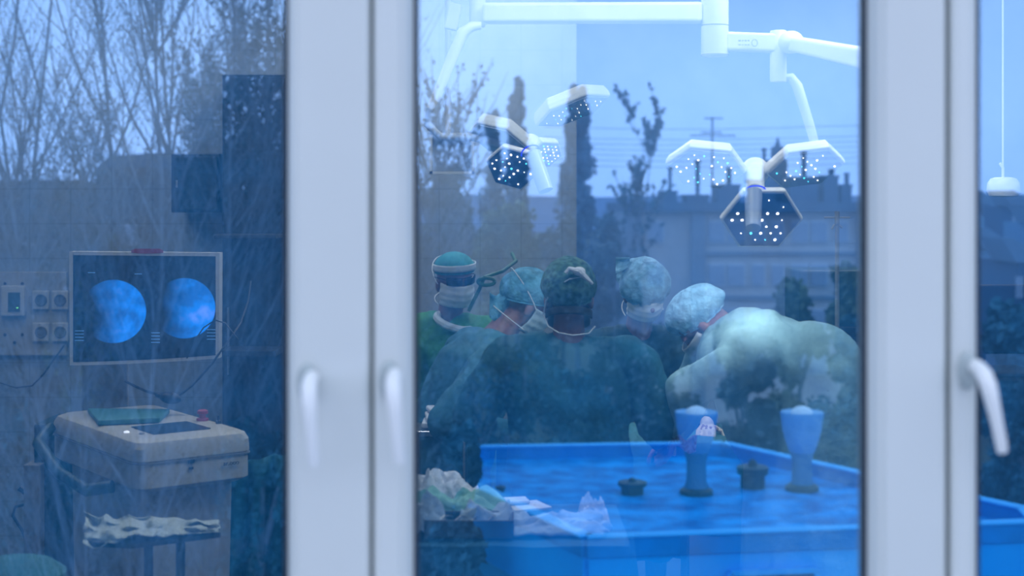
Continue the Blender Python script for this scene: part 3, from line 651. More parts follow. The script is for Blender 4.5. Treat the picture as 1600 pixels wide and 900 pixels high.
# ---- stand in front of cart with crumpled sheet
ms = thing('mayo_stand', (V(240, 850, 4.15).x, 4.15, 0), 'dark tubular stand with a narrow top in front of the grey cart cabinet', 'stand')
q = worldpos(ms); zs = V(240, 843, 4.15).z
build('stand_top', MB().prism([V(135, 846, 4.2), V(205, 850, 4.1), V(345, 832, 4.15), V(330, 820, 4.4), V(150, 826, 4.45)], (0, 0, -.015)), m_dark, ms, bevel=.003)
for px in (232, 282): build('leg', MB().tube([V(px, 846, 4.16), Vector((V(px, 846, 4.16).x, 4.16, .05))], .0135, 12), m_dark, ms, smooth=True)
build('base', MB().box((V(257, 846, 4.16).x, 4.2, .025), (.34, .30, .05)), m_dark, ms, bevel=.01)
cr = MB()
def sheet(u, v):
    px = 130+212*u; top = 802+16*u if u < .5 else 810+8*u
    py = 806+12*u+(40-22*u)*v
    nz = noise.noise(Vector((u*5, v*2.5, 3)))
    if u < .38: py += (1-u/.38)*v*14*(.6+nz); 
    return V(px+10*nz, py+12*abs(noise.noise(Vector((u*6, v*3, 9))))-6, 4.42-.30*v+.10*noise.noise(Vector((u*7, v*4, 4))))
cr.grid(sheet, 44, 18)
tag(build('plastic_sheet', cr, mat('crumpled_pale_sheet', (.44, .50, .46), .6, bump=.8, bscale=30), None, smooth=True, auto=50, solid=.003), 'crumpled pale plastic sheet lying over the dark stand', 'plastic sheet')
# dark folded stool/tripod behind left, tall dark trolley post
tp = thing('infusion_stand', (V(60, 800, 6.3).x, 6.3, 0), 'thin dark folded stand against the tiled wall at the lower left', 'stand')
build('pole', MB().tube([V(60, 780, 6.3), Vector((V(56, 780, 6.3).x, 6.3, .05))], [.014, .018], 10), m_dark, tp, smooth=True)
build('arm', MB().tube([V(30, 762, 6.28), V(60, 784, 6.3)], .014, 8), m_dark, tp, smooth=True); build('arm', MB().tube([V(40, 786, 6.28), V(64, 784, 6.3)], .007, 8), m_dark, tp, smooth=True)
for a in range(3): build('foot', MB().tube([Vector((V(56, 780, 6.3).x, 6.3, .06)), Vector((V(56, 780, 6.3).x+.22*math.cos(a*2.1), 6.3+.22*math.sin(a*2.1), .02))], .012, 8), m_dark, tp, smooth=True)
build('hose', MB().tube([V(x, y, 6.27) for x, y in ((40, 788), (24, 792), (20, 806), (34, 828), (48, 858), (44, 900))], .007, 8), m_dark, tp, smooth=True)
cbx = thing('equipment_trolley', (V(95, 800, 5.9).x, 6.0, 0), 'tall narrow dark trolley standing behind the left end of the workstation', 'trolley')
build('cabinet', MB().box((V(96, 800, 6.0).x, 6.05, .54), (.17, .30, 1.0)), mat('dark_teal_metal', (.006, .035, .045), .5), cbx, bevel=.01)
build('side_panel', MB().box((V(76, 800, 6.0).x-.02, 5.98, .46), (.07, .26, .84)), m_grey, cbx, bevel=.004)
for sx in (-.05, .05): build('caster', MB().ball((V(96, 800, 6.0).x+sx, 5.95, .03), .028), m_black, cbx, smooth=True)
# dark doorway region right part of left window: instrument cabinet with glass shelves
m_dkc = mat('dark_blue_metal', (.010, .022, .038), .5, var=.1)
def upright(name, pa, pb, ytop, ybot, d, dep, lab):
    a = V(pa, ytop, d); b = V(pb, ybot, d); z0_ = max(.02, b.z); t_ = thing(name, ((a.x+b.x)/2, d+dep/2, z0_), lab, 'cabinet'); w = b.x-a.x; cx = (a.x+b.x)/2; h_ = a.z-z0_
    build('carcass', MB().box((cx, d+dep/2+.01, z0_+h_/2), (w, dep-.02, h_)), m_dkc, t_, bevel=.004)
    dr_ = build('door', MB().box((cx, d, z0_+h_/2), (w-.02, .02, h_-.03)), m_dkc, t_, bevel=.003)
    build('handle', MB().tube([(a.x+.04, d-.03, z0_+h_*.42), (a.x+.04, d-.03, z0_+h_*.55)], .006, 8), m_steel, dr_, smooth=True); return t_, cx
dk, cx = upright('storage_cabinet', 346, 446, 116, 2000, 7.1, .38, 'tall dark blue cabinet against the tiled wall, right of the monitor')
build('shelf', MB().box((cx, 6.98, V(408, 368, 7.1).z), (.30, .22, .02)), m_dark, dk, bevel=.003)
build('shelf', MB().box((cx, 6.98, V(408, 545, 7.1).z), (.30, .22, .03)), m_dark, dk, bevel=.003)
upright('wall_cabinet', 266, 343, 240, 332, 7.2, .28, 'small dark wall cabinet above the monitor, left of the tall dark cabinet')
rl = MB().tube([V(372, 758, 5.6), V(445, 745, 5.6)], .006, 8); 
sr = thing('side_rail_trolley', (V(420, 800, 5.7).x, 5.75, 0), 'low steel trolley draped in dark teal, right of the workstation cart', 'trolley')
build('rail', MB().tube([V(370, 759, 5.55), V(400, 752, 5.6), V(460, 744, 5.65)], .006, 8), m_steel, sr, smooth=True)
for p in ((380, 757, 5.57), (455, 745, 5.65)): build('leg', MB().tube([V(*p), Vector((V(*p).x, p[2], .02))], .010, 8), m_steel, sr, smooth=True)
tdr = MB().grid(lambda u, v: Vector((V(318+150*u+(1-v)*30, 800, 5.2).x, 5.2+.03*math.sin(u*28)+.02*math.sin(u*11+2), 1.0-.9*v+.06*u)), 60, 12)
tag(build('hanging_drape', tdr, mat('teal_blue_drape', (.0, .09, .12), .8, bump=.3), None, smooth=True, auto=180, solid=.004), 'dark teal drape hanging in folds at the lower right of the left window', 'drape')
tag(build('stool_seat', MB().lathe([(.02, 0), (.17, 0), (.185, .015), (.185, .05), (.15, .075), (.02, .08)], (V(20, 900, 3.9).x, 3.9, V(20, 915, 3.9).z), 32), m_teal, None, smooth=True), 'round teal padded seat at the very bottom left corner', 'stool') if False else None
so = thing('round_stool', (V(18, 900, 3.9).x, 3.9, 0), 'round teal padded stool at the very bottom left corner', 'stool')
q = worldpos(so); zq = V(20, 878, 3.9).z
build('seat', MB().lathe([(.02, zq-.08), (.13, zq-.08), (.145, zq-.06), (.145, zq-.03), (.11, zq-.004), (.02, zq)], (q.x, q.y, 0), 32), m_teal, so, smooth=True)
build('column', MB().tube([(q.x, q.y, .1), (q.x, q.y, zq-.08)], .025, 14), m_steel, so, smooth=True)
for a in range(5): build('foot', MB().tube([(q.x, q.y, .1), (q.x+.2*math.cos(a*1.257), q.y+.2*math.sin(a*1.257), .03)], .014, 8), m_steel, so, smooth=True)

# ================================================================== SURGICAL LAMPS
def hexpts(r): return [Vector((r*math.cos(R(60*k)), r*.90*math.sin(R(60*k)), 0)) for k in range(6)]
m_led = mat('led_white', (1, 1, 1), .3, emit=(1, .93, .85), es=7)
m_ledc = mat('led_cyan', (.2, .8, 1), .3, emit=(.1, .8, 1), es=4)
m_face = mat('lamp_face_blue_glass', (.07, .15, .34), .2)
m_facew = mat('lamp_face_pale', (.42, .48, .58), .25)
m_ring = mat('blue_light_ring', (.02, .02, .6), .3, emit=(.01, .02, 1), es=1.5)
def petal(root, c, n, right, r, face, th=.045, leds=True, seed=0, sz=.0045):
    """a hexagonal lamp cell: white housing, glass face and its LEDs; n = the way it shines"""
    n = Vector(n).normalized(); right = Vector(right); right = (right-n*right.dot(n)).normalized(); up = n.cross(right); Mx = Matrix((right, up, n)).transposed(); c = Vector(c)
    b = MB(); P = hexpts(1); vs = []
    for rr, hh in ((r*.55, -th*1.25), (r*.93, -th), (r, -th*.4), (r, 0), (r*.95, .004)):
        vs += [c+Mx @ (p*rr+Vector((0, 0, hh))) for p in P]
    fs = [tuple(range(5, -1, -1)), tuple(24+k for k in range(6))]
    for i in range(4):
        for k in range(6): fs.append((i*6+k, i*6+(k+1) % 6, (i+1)*6+(k+1) % 6, (i+1)*6+k))
    b.add(vs, fs); hd = build('lamp_head', b, m_white, root, bevel=.004)
    build('lens', MB().prism([c+Mx @ (p*r*.92+Vector((0, 0, .005))) for p in P], n*.003), face, hd)
    if leds:
        rnd = random.Random(seed); first = {}
        for i in range(-4, 5):
            for j in range(-4, 5):
                x = (i+.5*(j % 2))*.238*r; y = j*.2*r*.9
                if abs(y) > r*.70 or abs(x)+abs(y)*.58 > r*.82 or rnd.random() < .30: continue
                cy = rnd.random() < .2; q = c+Mx @ Vector((x, y, .009)); s_ = rnd.choice((.55, .8, 1.1)); key = (cy, s_)
                if key not in first:
                    o = build('led', MB().lathe([(sz*s_, 0), (sz*.5*s_, .003)], q, 8, Mx), m_ledc if cy else m_led, hd); first[key] = (o, q)
                else:
                    o0, q0 = first[key]; o = o0.copy(); COL.objects.link(o); o.parent = hd; o.location = q-q0
    return hd
LA = V(1182, 300, 4.75)
l1 = thing('surgical_lamp', V(1116, 0, 5.0)+Vector((0, 0, .5)), 'large surgical lamp of three lit hexagonal cells on a white jointed arm, right side', 'surgical lamp', None)
petal(l1, V(1190, 342, 4.70), (0, -1, -.55), (1, 0, .0), .138, m_face, .035, seed=3, sz=.0042)
petal(l1, V(1103, 262, 4.88), (-.10, -.56, -.80), (1, .0, -.06), .140, m_facew, .038, seed=5, sz=.0030)
petal(l1, V(1258, 262, 4.88), (.10, -.52, -.80), (1, .0, .12), .140, m_facew, .038, seed=8, sz=.0030)
build('hub', MB().ball(V(1180, 268, 4.92), (.05, .05, .05)).tube([V(1180, 262, 4.92), V(1180, 300, 4.78)], .032, 16), m_white, l1, smooth=True)
def lamplight(p, target, power, col=(1, .97, .93), ang=60):
    l = bpy.data.lights.new('surgical_light', 'SPOT'); l.energy = power; l.spot_size = R(ang); l.spot_blend = .6; l.shadow_soft_size = .12; l.color = col
    o = bpy.data.objects.new('surgical_light', l); COL.objects.link(o); o.location = p; o.rotation_euler = (Vector(target)-Vector(p)).to_track_quat('-Z', 'Y').to_euler()
lamplight(V(1190, 342, 4.72)+Vector((0, .02, -.12)), (.6, 5.6, 1.0), 12, ang=85)
lamplight(V(1103, 275, 4.95)+Vector((0, 0, -.12)), (.5, 5.9, 1.2), 6, ang=85)
lamplight(V(800, 280, 5.15)+Vector((0, .05, -.12)), (.1, 5.6, 1.1), 5, ang=80)
hdl = build('lamp_handle', MB().tube([V(1177, 300, 4.66), V(1177, 330, 4.62), V(1177, 356, 4.58)], [.030, .027, .024], 18), mat('translucent_handle', (.35, .42, .55), .35), l1, smooth=True)
build('handle_ring', MB().torus(V(1181, 297, 4.655), (.032, .014), .0025, Matrix.Rotation(R(90), 3, 'X'), 28, 6, .5), m_ring, hdl, smooth=True)
m_arm = m_white
def barrel(root, px, y0, y1, d, r, name='joint'):
    a = V(px, y0, d); b = V(px, y1, d)
    o = build(name, MB().lathe([(r*.94, 0), (r, .006), (r, (a.z-b.z)-.006), (r*.94, a.z-b.z)], (b.x, b.y, b.z), 32), m_arm, root, smooth=True, auto=30); return o
jj = barrel(l1, 1117, -170, 88, 5.0, .048)
build('joint_ring', MB().torus(V(1117, 40, 5.0), .0485, .0016, None, 32, 6).torus(V(1117, 86, 5.0), .0485, .0016, None, 32, 6), m_grey, jj, smooth=True)
ar = MB(); 
def beam(p0, p1, h, w, h1=None):
    p0 = Vector(p0); p1 = Vector(p1); t = (p1-p0).normalized(); s = t.cross(Vector((0, 0, 1))).normalized(); u = s.cross(t).normalized(); h1 = h1 or h
    b = MB(); rr = []
    for p, hh in ((p0, h), (p1, h1)):
        rr.append([p+s*w/2*a+u*hh/2*c for a, c in ((-1, -1), (1, -1), (1, 1), (-1, 1))])
    return b.add(rr[0]+rr[1], [(3, 2, 1, 0), (4, 5, 6, 7), (0, 1, 5, 4), (1, 2, 6, 5), (2, 3, 7, 6), (3, 0, 4, 7)])
am = build('upper_arm', beam(V(1136, 65, 5.0), V(1216, 68, 4.95), .066, .06), m_arm, l1, bevel=.01, seg=3)
tq = V(1162, 66, 4.95)+Vector((0, -.022, 0))
text('Heraeus', .011, m_grey, am, V(1163, 64.5, 4.94), (1, 0, 0), (0, 0, 1), mirror=True) if False else None
lg = MB()
lg.torus(V(1179, 67, 4.935), (.0095, .012), .0012, Matrix.Rotation(R(90), 3, 'X'), 24, 6)
for k, (a, b_) in enumerate(((1153, 1158), (1159, 1162), (1163, 1167), (1168, 1171))):
    lg.box(V((a+b_)/2, 63.5, 4.935), ((b_-a)*.0018, .002, .005)); lg.box(V((a+b_)/2, 70, 4.935), ((b_-a)*.0018, .002, .0035))
build('maker_mark', lg, m_grey, am)
barrel(l1, 1216, 48, 128, 4.95, .029)
build('elbow', MB().ball(V(1236, 66, 4.9), (.045, .045, .040)), m_arm, l1, smooth=True)
build('spring_arm', beam(V(1238, 68, 4.9), V(1420, 105, 4.3), .05, .06, .075), m_arm, l1, bevel=.012, seg=3)
build('curved_arm', MB().tube([V(x, y, d) for x, y, d in ((1222, 122, 4.95), (1236, 121, 4.95), (1246, 135, 4.94), (1254, 160, 4.93), (1264, 192, 4.92), (1274, 228, 4.92), (1262, 255, 4.95), (1225, 268, 4.95), (1182, 268, 4.92))], [.014, .017, .019, .018, .017, .016, .015, .015, .016], 16), mat('pale_arm', (.55, .6, .68), .4), l1, smooth=True)

l2 = thing('surgical_lamp', V(746, -200, 5.2), 'surgical lamp of tilted hexagonal cells with a few lit blue points, left side', 'surgical lamp')
barrel(l2, 746, -200, 42, 5.2, .030)
build('upper_arm', beam(V(756, 21, 5.15), V(1098, 20, 5.0), .072, .07), m_arm, l1, bevel=.012, seg=3)
build('curved_arm', MB().tube([V(x, y, 5.1) for x, y in ((752, 40), (738, 41), (724, 50), (714, 72), (703, 98), (692, 126), (681, 152), (672, 170))], [.014, .018, .021, .021, .020, .019, .018, .014], 16), m_arm, l2, smooth=True)
build('curved_arm', MB().tube([V(x, y, 5.15) for x, y in ((672, 170), (668, 195), (690, 215), (735, 214), (775, 222), (812, 232))], [.014, .014, .014, .014, .016, .02], 14), mat('pale_arm', (.55, .6, .68), .4), l2, smooth=True)
build('cover_plate', MB().box(V(708, 26, 5.3), (.05, .03, .10), Matrix.Rotation(R(12), 3, 'Y')), m_arm, l2, bevel=.006)
petal(l2, V(800, 262, 5.0), (-.25, -1, -.55), (1, 0, -.22), .098, m_face, .03, seed=12, sz=.0036)
petal(l2, V(895, 172, 5.25), (.30, -.22, -.80), (1, -.1, .36), .150, m_facew, .045, seed=14, sz=.0012)
petal(l2, V(778, 218, 5.15), (-.35, -.40, -.80), (1, 0, .42), .120, m_facew, .045, leds=False)
petal(l2, V(852, 240, 5.15), (.35, -.7, -.6), (1, 0, -.40), .070, m_facew, .03, seed=17, sz=.002)
build('hub', MB().ball(V(828, 228, 5.15), (.045, .045, .045)), m_white, l2, smooth=True)
hd2 = build('lamp_handle', MB().tube([V(832, 240, 4.95), V(843, 270, 4.92), V(853, 298, 4.9)], [.030, .028, .026], 18), m_facew, l2, smooth=True)
build('handle_ring', MB().torus(V(829, 238, 4.94), (.034, .022), .0026, Matrix.Rotation(R(-25), 3, 'Y') @ Matrix.Rotation(R(90), 3, 'X'), 28, 6, .5), m_ring, hd2, smooth=True)
# small ceiling monitor, left
cmn = thing('hanging_monitor', V(703, 203, 5.6), 'small pale framed box hanging above the glasses wearer, left of the lamps', 'monitor')
fr = MB()
for (a, b_, c_, d_) in ((672, 208, 741, 211), (672, 268, 741, 272), (672, 208, 676, 272), (738, 208, 741, 272)): 
    p = V((a+c_)/2, (b_+d_)/2, 5.6); fr.box(p, ((c_-a)*5.6/F, .05, (d_-b_)*5.6/F))
build('frame', fr, m_white, cmn); build('panel', MB().box(V(706, 240, 5.64), (.15, .02, .14)), m_facew, cmn)
build('hanger', MB().tube([V(700, 210, 5.65), Vector((V(700, 210, 5.65).x, 5.65, 3.29))], .012, 10), m_white, cmn, smooth=True)
# thin drip hook in right part
hk = MB(); hk.tube([V(1308, 330, 6.5), V(1308, 350, 6.5)], .012, 10); hk.tube([V(1300, 358, 6.5), V(1303, 352, 6.5), V(1309, 350, 6.5), V(1316, 356, 6.5)], .006, 8); hk.tube([V(1308, 352, 6.5), Vector((V(1308, 352, 6.5).x, 6.5, .05))], .010, 10)
ivs = thing('drip_stand', (V(1308, 350, 6.5).x, 6.5, 0), 'thin pale drip stand with small hooks behind the bent person', 'drip stand')
build('pole', hk, m_grey, ivs, smooth=True)
for a in range(4): build('foot', MB().tube([(ivs.location.x, 6.5, .06), (ivs.location.x+.25*math.cos(a*1.57+.3), 6.5+.25*math.sin(a*1.57+.3), .02)], .012, 8), m_grey, ivs, smooth=True)
build('cross_hook', MB().tube([V(1288, 340, 6.5), V(1328, 340, 6.5)], .004, 8), m_grey, ivs, smooth=True)
# third lamp head seen through the right window
l3 = thing('examination_lamp', V(1568, 300, 5.8), 'rounded white lamp hanging from a thin rod, seen in the right window', 'lamp')
build('lamp_shade', MB().loft([(V(1568, y, 5.8), Vector((w*5.8/F, 0, 0)), Vector((0, w*.7*5.8/F, 0))) for y, w in ((277, 12), (279, 20), (286, 25), (298, 26), (306, 22), (308, 12))], 28), m_white, l3, smooth=True)
build('rod', MB().tube([V(1567, 278, 5.8), V(1567, 262, 5.8), V(1562, 255, 5.8)], .006, 8).tube([Vector((V(1567, 262, 5.8).x, 5.8, 3.29)), V(1567, 262, 5.8)], .004, 8), m_white, l3, smooth=True)
# dark equipment stand far right
at = thing('anaesthesia_trolley', (2.15, 6.6, 0), 'dark tall equipment trolley at the right, behind the right window', 'trolley')
build('cabinet', MB().box((2.2, 6.7, .62), (.55, .5, 1.1)), m_dark, at, bevel=.02)
build('monitor', MB().box((2.2, 6.6, 1.42), (.42, .06, .32)), m_dark, at, bevel=.01)
build('post', MB().tube([(2.2, 6.68, 1.17), (2.2, 6.68, 1.5)], .025, 12), m_dark, at, smooth=True)
for sx in (-.2, .2):
    for sy in (-.17, .17): build('caster', MB().ball((2.2+sx, 6.7+sy, .035), .034), m_black, at, smooth=True)
gs = thing('gas_column', (V(1280, 500, 7.2).x, 7.3, 0), 'dark teal equipment tower behind the bent person in the pale gown', 'equipment tower')
build('cabinet', MB().box((V(1308, 560, 7.2).x, 7.35, .82), (.40, .4, 1.6)), mat('dark_teal_metal', (.01, .05, .07), .5), gs, bevel=.015)
for z in (.5, .85, 1.2): build('drawer', MB().box((V(1308, 560, 7.2).x, 7.14, z), (.34, .03, .28)), m_dark, gs, bevel=.006)

# ================================================================== OUTSIDE (seen mirrored in the glass; it stands behind the viewer)
GZ = -9.0
m_ground = mat('damp_ground', (.015, .028, .022), .9, var=.4, vscale=.3)
struct('ground', MB().box((0, -300, GZ-.5), (1400, 700, 1)), m_ground)
struct('bounce_yard', MB().box((0, -5.5, GZ+.03), (40, 15, .06)), mat('pale_bounce_paving', (.5, .52, .55), .9, var=.1, vscale=1))  # added pale ground, bounces sky light onto the annex wall
hb = MB(); pts = []
N_ = 60
for i in range(N_+1):
    x = -420+900*i/N_; pts.append((x, 2.0+.5*(CZ)*0+(1.8+1.6*noise.noise(Vector((i*.11, 0, 5)))+1.2*noise.noise(Vector((i*.35, 2, 5)))) ))
vs = []
for x, hgt in pts: vs += [Vector((x, -560, GZ)), Vector((x, -600, CZ+hgt)), Vector((x, -660, GZ))]
fs = []
for i in range(N_):
    a = i*3; fs += [(a, a+3, a+4, a+1), (a+1, a+4, a+5, a+2)]
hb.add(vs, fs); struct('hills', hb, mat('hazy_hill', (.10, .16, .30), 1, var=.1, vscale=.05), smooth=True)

m_roof = mat('sky_sheen_roof', (.001, .15, .50), .4, vscale=2.2, col2=(.003, .42, 1.0), detail=10, spec=.03)  # sky reflection and glints of the wet roof put into its colour
m_par = mat('blue_parapet', (.002, .26, .68), .6, var=.15, vscale=1.5, spec=.05); m_cop = mat('bright_edge_coping', (.06, .50, 1.0), .5, spec=.1)  # darker sides and bright top edges put into the colours
b_ = m_roof.node_tree.nodes['Principled BSDF']
m_rside = mat('blue_painted_wall', (.002, .42, 1.0), .7, spec=.05, var=.08, vscale=1.0)
m_rdark = mat('deep_blue_metal', (.004, .03, .06), .5, var=.3, vscale=3)  # deep blue metal of stubs, collars and the lower wall
# flat roofed annex: corners in virtual pixels, all on one level
zr = CZ-4.0
def onlevel(px, py, z):                                # virtual point on level z
    d = (CZ-z)*F/(py-HOR); return M(px, py, d)
ax = thing('annex_building', onlevel(1130, 835, zr)+Vector((0, -2, GZ-zr)), 'bright blue flat roofed annex with low parapet, mirrored low in the glass', 'building')
A = onlevel(918, 836, zr); B = onlevel(1700, 815, zr); Cc_ = onlevel(1130, 690, zr); Dd = onlevel(735, 700, zr)
FL = onlevel(916, 836, zr); BL = onlevel(715, 742, zr); 
# footprint: front edge FL -> FR, left edge FL -> BL, back BL2 -> BR, right BR -> FR
FR = onlevel(1720, 818, zr); BK = onlevel(690, 697, zr); BR = onlevel(1130, 690, zr); RR = onlevel(1750, 842-12, zr)
foot = [FL, FR, onlevel(1900, 800, zr), BR, BK, BL]
foot = [FL, onlevel(1620, 812, zr), onlevel(1600, 792, zr), BR, BK, BL]
dk_z = zr-.22
build('roof_deck', MB().prism([Vector((p.x, p.y, dk_z)) for p in foot], (0, 0, -.2)), m_roof, ax)
def wallseg(p, q, z0_, z1_, t=.12):
    d = (q-p); d.z = 0; d.normalize(); n_ = Vector((-d.y, d.x, 0))*t/2
    P = [p+n_, q+n_, q-n_, p-n_]; return MB().prism([Vector((a.x, a.y, z0_)) for a in P], (0, 0, z1_-z0_))
cz_ = sum((p for p in foot), Vector())/len(foot)
for i in range(len(foot)):
    p, q = foot[i], foot[(i+1) % len(foot)]
    build('parapet', wallseg(p, q, dk_z-.05, zr-.03, .14), m_par, ax, bevel=.01)
    build('coping', wallseg(p, q, zr-.03, zr, .20), m_cop, ax, bevel=.008)
    build('outer_wall', wallseg(p.lerp(cz_, .012), q.lerp(cz_, .012), GZ, dk_z-.06, .14), m_rside, ax)
# recessed door frame in the front wall
fd = (foot[1]-foot[0]); fd.z = 0; fd.normalize(); fn_ = Vector((fd.y, -fd.x, 0));
if fn_.y < 0: fn_ = -fn_
p0 = onlevel(1140, 886, zr-.45)
dcen = foot[0]+fd*((onlevel(1210, 830, zr)-foot[0]).dot(fd)); dcen = Vector((dcen.x, dcen.y, zr-1.9))
Rm = Matrix((fd, fn_, Vector((0, 0, 1)))).transposed()
dfm = MB()
for c_, s_ in (((0, .1, 1.40), (1.10, .10, .06)), ((-.55, .1, .4), (.07, .10, 2.0)), ((.55, .1, .4), (.07, .10, 2.0))): dfm.box(dcen+Rm @ Vector(c_), s_, Rm)
dfo = build('door_frame', dfm, m_rside, ax); build('door_leaf', MB().box(dcen+Rm @ Vector((0, .07, .4)), (1.02, .05, 1.94), Rm), mat('dark_blue_door', (.004, .07, .25), .4), dfo)
# lower roof to the left
low = thing('lower_roof', onlevel(830, 805, zr-.9), 'lower teal blue flat roof beside the annex parapet, mirrored', 'roof')
lp = [onlevel(*a, zr-1.0) for a in ((930, 905), (760, 905), (690, 800), (740, 745), (930, 800))]
build('roof_deck', MB().prism(lp, (0, 0, -.25)), mat('teal_roof', (.01, .26, .42), .5, var=.1, vscale=2), low)
build('supporting_wall', MB().prism([p.lerp(lp[0], .03)-Vector((0, 0, .26)) for p in lp], (0, 0, GZ-zr+1.26)), m_rdark, low)
# ventilators
m_cup = mat('blue_grey_metal', (.06, .30, .62), .4, var=.1, vscale=3)
def vent(px, ybase, s=1.0, lab=''):
    p = onlevel(px, ybase, dk_z); d = 2*D-p.y; k = d/F
    v = thing('roof_ventilator', p, lab, 'ventilator', 'mushroom ventilators on the blue roof')
    H_ = (ybase-640)*k
    f = lambda y: (ybase-y)*k
    build('stem', MB().lathe([(24*k, 0), (16*k, f(752)), (15*k, f(722)), (19*k, f(705))], p, 24), mat('stem_metal', (.02, .17, .36), .4), v, smooth=True)
    build('flared_cowl', MB().lathe([(19*k, f(706)), (24*k, f(694)), (30*k, f(672)), (33*k, f(650)), (34*k, f(645)), (33*k, f(643)), (20*k, f(645))], p, 28), m_cup, v, smooth=True)
    build('dome_cap', MB().lathe([(18*k, f(648)), (17*k, f(643)), (13*k, f(638)), (7*k, f(635)), (.5*k, f(634))], p, 24), mat('white_dome', (.75, .82, .9), .4), v, smooth=True)
    build('base_collar', MB().lathe([(26*k, 0), (26*k, .06), (20*k, .10)], p, 24), m_rdark, v, smooth=True)
vent(1088, 772, 1, 'left one of the two flared white-domed ventilators on the blue roof')
vent(1253, 766, 1, 'right one of the two flared white-domed ventilators on the blue roof')
def dome_box(px, py, w, h_, lab):
    p = onlevel(px, py, dk_z); k = (2*D-p.y)/F
    t_ = thing('pipe_stub', p, lab, 'roof pipe')
    build('pipe_body', MB().lathe([(w*.8*k, 0), (w*.8*k, h_*.6*k), (w*k, h_*.65*k), (w*1.05*k, h_*.95*k), (w*.9*k, h_*k)], p, 20), m_rdark, t_, smooth=True, auto=30)
    build('pipe_cap', MB().lathe([(w*.3*k, h_*k), (w*.25*k, h_*1.2*k), (w*.1*k, h_*1.3*k)], p, 12), m_rdark, t_, smooth=True)
dome_box(988, 772, 22, 20, 'low dark pipe stub on the blue roof, left of the ventilators')
dome_box(1176, 762, 24, 34, 'dark squat pipe stub on the blue roof between the two ventilators')
dome_box(782, 768, 8, 8, 'tiny dark stub near the left corner of the blue roof')

# far apartment building with roof line at the horizon
dB = 70.0
def box_between(name, pxa, pxb, ya, yb, d, depth, m, parent):
    a = M(pxa, ya, d); b = M(pxb, yb, d); return build(name, MB().box(((a.x+b.x)/2, a.y-depth/2, (a.z+b.z)/2), (abs(b.x-a.x), depth, abs(a.z-b.z))), m, parent)
ap = thing('apartment_building', Vector((M(1200, 330, dB).x, 2*D-dB, GZ)), 'long pale apartment block with chimneys on its flat roof, mirrored behind the lamps', 'building')
m_ap = mat('pale_grey_render', (.46, .43, .45), .9, var=.06, vscale=.6); m_ap2 = mat('grey_blue_render', (.20, .24, .32), .9, var=.06, vscale=.6)
m_cor = mat('dark_cornice', (.05, .10, .18), .8)
za = GZ
a = M(1003, 330, dB); b = M(1365, 330, dB)
build('wall', MB().box(((a.x+b.x)/2, a.y-6, (a.z+za)/2), (b.x-a.x, 12, a.z-za)), m_ap, ap)
box_between('roof_cornice', 975, 1400, 316, 331, dB-.6, 13, m_cor, ap)
for pa, pb in ((975, 1003), (1080, 1102), (1340, 1400)): 
    a = M(pa, 331, dB-.3); b = M(pb, 331, dB-.3); build('stair_tower', MB().box(((a.x+b.x)/2, a.y-6, (a.z+za)/2), (b.x-a.x, 12, a.z-za)), m_ap2, ap)
for yb in (393, 462, 530): box_between('floor_band', 1102, 1340, yb, yb+6, dB-.15, .3, m_ap2, ap)
m_win = mat('reflective_window_glass', (.28, .33, .45), .4); m_wf = mat('white_window_frame', (.50, .52, .60), .6)
for yi in (345, 412, 482, 550):
    for px in (1024, 1120, 1150, 1185, 1215, 1250, 1280, 1315):
        w = 11 if px % 2 else 14
        f_ = box_between('window', px-w, px+w, yi, yi+36, dB-.08, .25, m_wf, ap); box_between('window_glass', px-w+2, px+w-2, yi+3, yi+33, dB-.14, .1, m_win, f_)
m_chim = mat('sooty_chimney', (.04, .09, .17), .9)
for px, w, y0_, sw, ys in ((1047, 11, 300, 3, 262), (1090, 17, 306, 3.5, 250), (1139, 17, 290, 4, 262), (1194, 17, 282, 3, 231), (1256, 22, 278, 4, 236), (1299, 11, 276, 5, 264), (1323, 8, 290, 4, 270)):
    k = box_between('chimney', px-w, px+w, y0_, 320, dB-.5+3, 2.0, m_chim, ap); 
    a = M(px, y0_, dB+3.5); b = M(px, ys, dB+3.5); kk = dB/F
    build('chimney_pipe', MB().lathe([(sw*kk, 0), (sw*kk, (b.z-a.z)*.9), (sw*1.6*kk, (b.z-a.z)*.91), (sw*1.3*kk, b.z-a.z)], Vector((a.x, a.y, a.z)), 10), m_chim, k, smooth=True, auto=30)
    box_between('chimney_crown', px-w-2, px+w+2, y0_-2, y0_+2, dB-.3+3, 2.3, m_chim, k)
box_between('roof_box', 1203, 1230, 250, 320, dB+6, 2, mat('roof_hut', (.04, .08, .16), .9), ap)
an = thing('roof_antenna', M(1113, 320, dB+4), 'thin television aerial with cross bars standing on the apartment roof, mirrored', 'antenna')
build('mast', MB().tube([M(1113, 320, dB+4), M(1113, 183, dB+4)], .05, 6), m_chim, an)
for x0_, x1_, y in ((1100, 1130, 185), (1078, 1150, 212), (1095, 1128, 207)): build('cross_bar', MB().tube([M(x0_, y, dB+4), M(x1_, y, dB+4)], .035, 6), m_chim, an)
spz = thing('church_spire', M(1215, 330, 110), 'small dark pointed spire rising behind the apartment roof, mirrored', 'spire')
build('tower', MB().box(M(1215, 290, 110), (.9, .9, 6)), m_chim, spz); build('spire_roof', MB().lathe([(.6, 0), (.05, 2.0)], M(1215, 255, 110), 8), m_chim, spz)
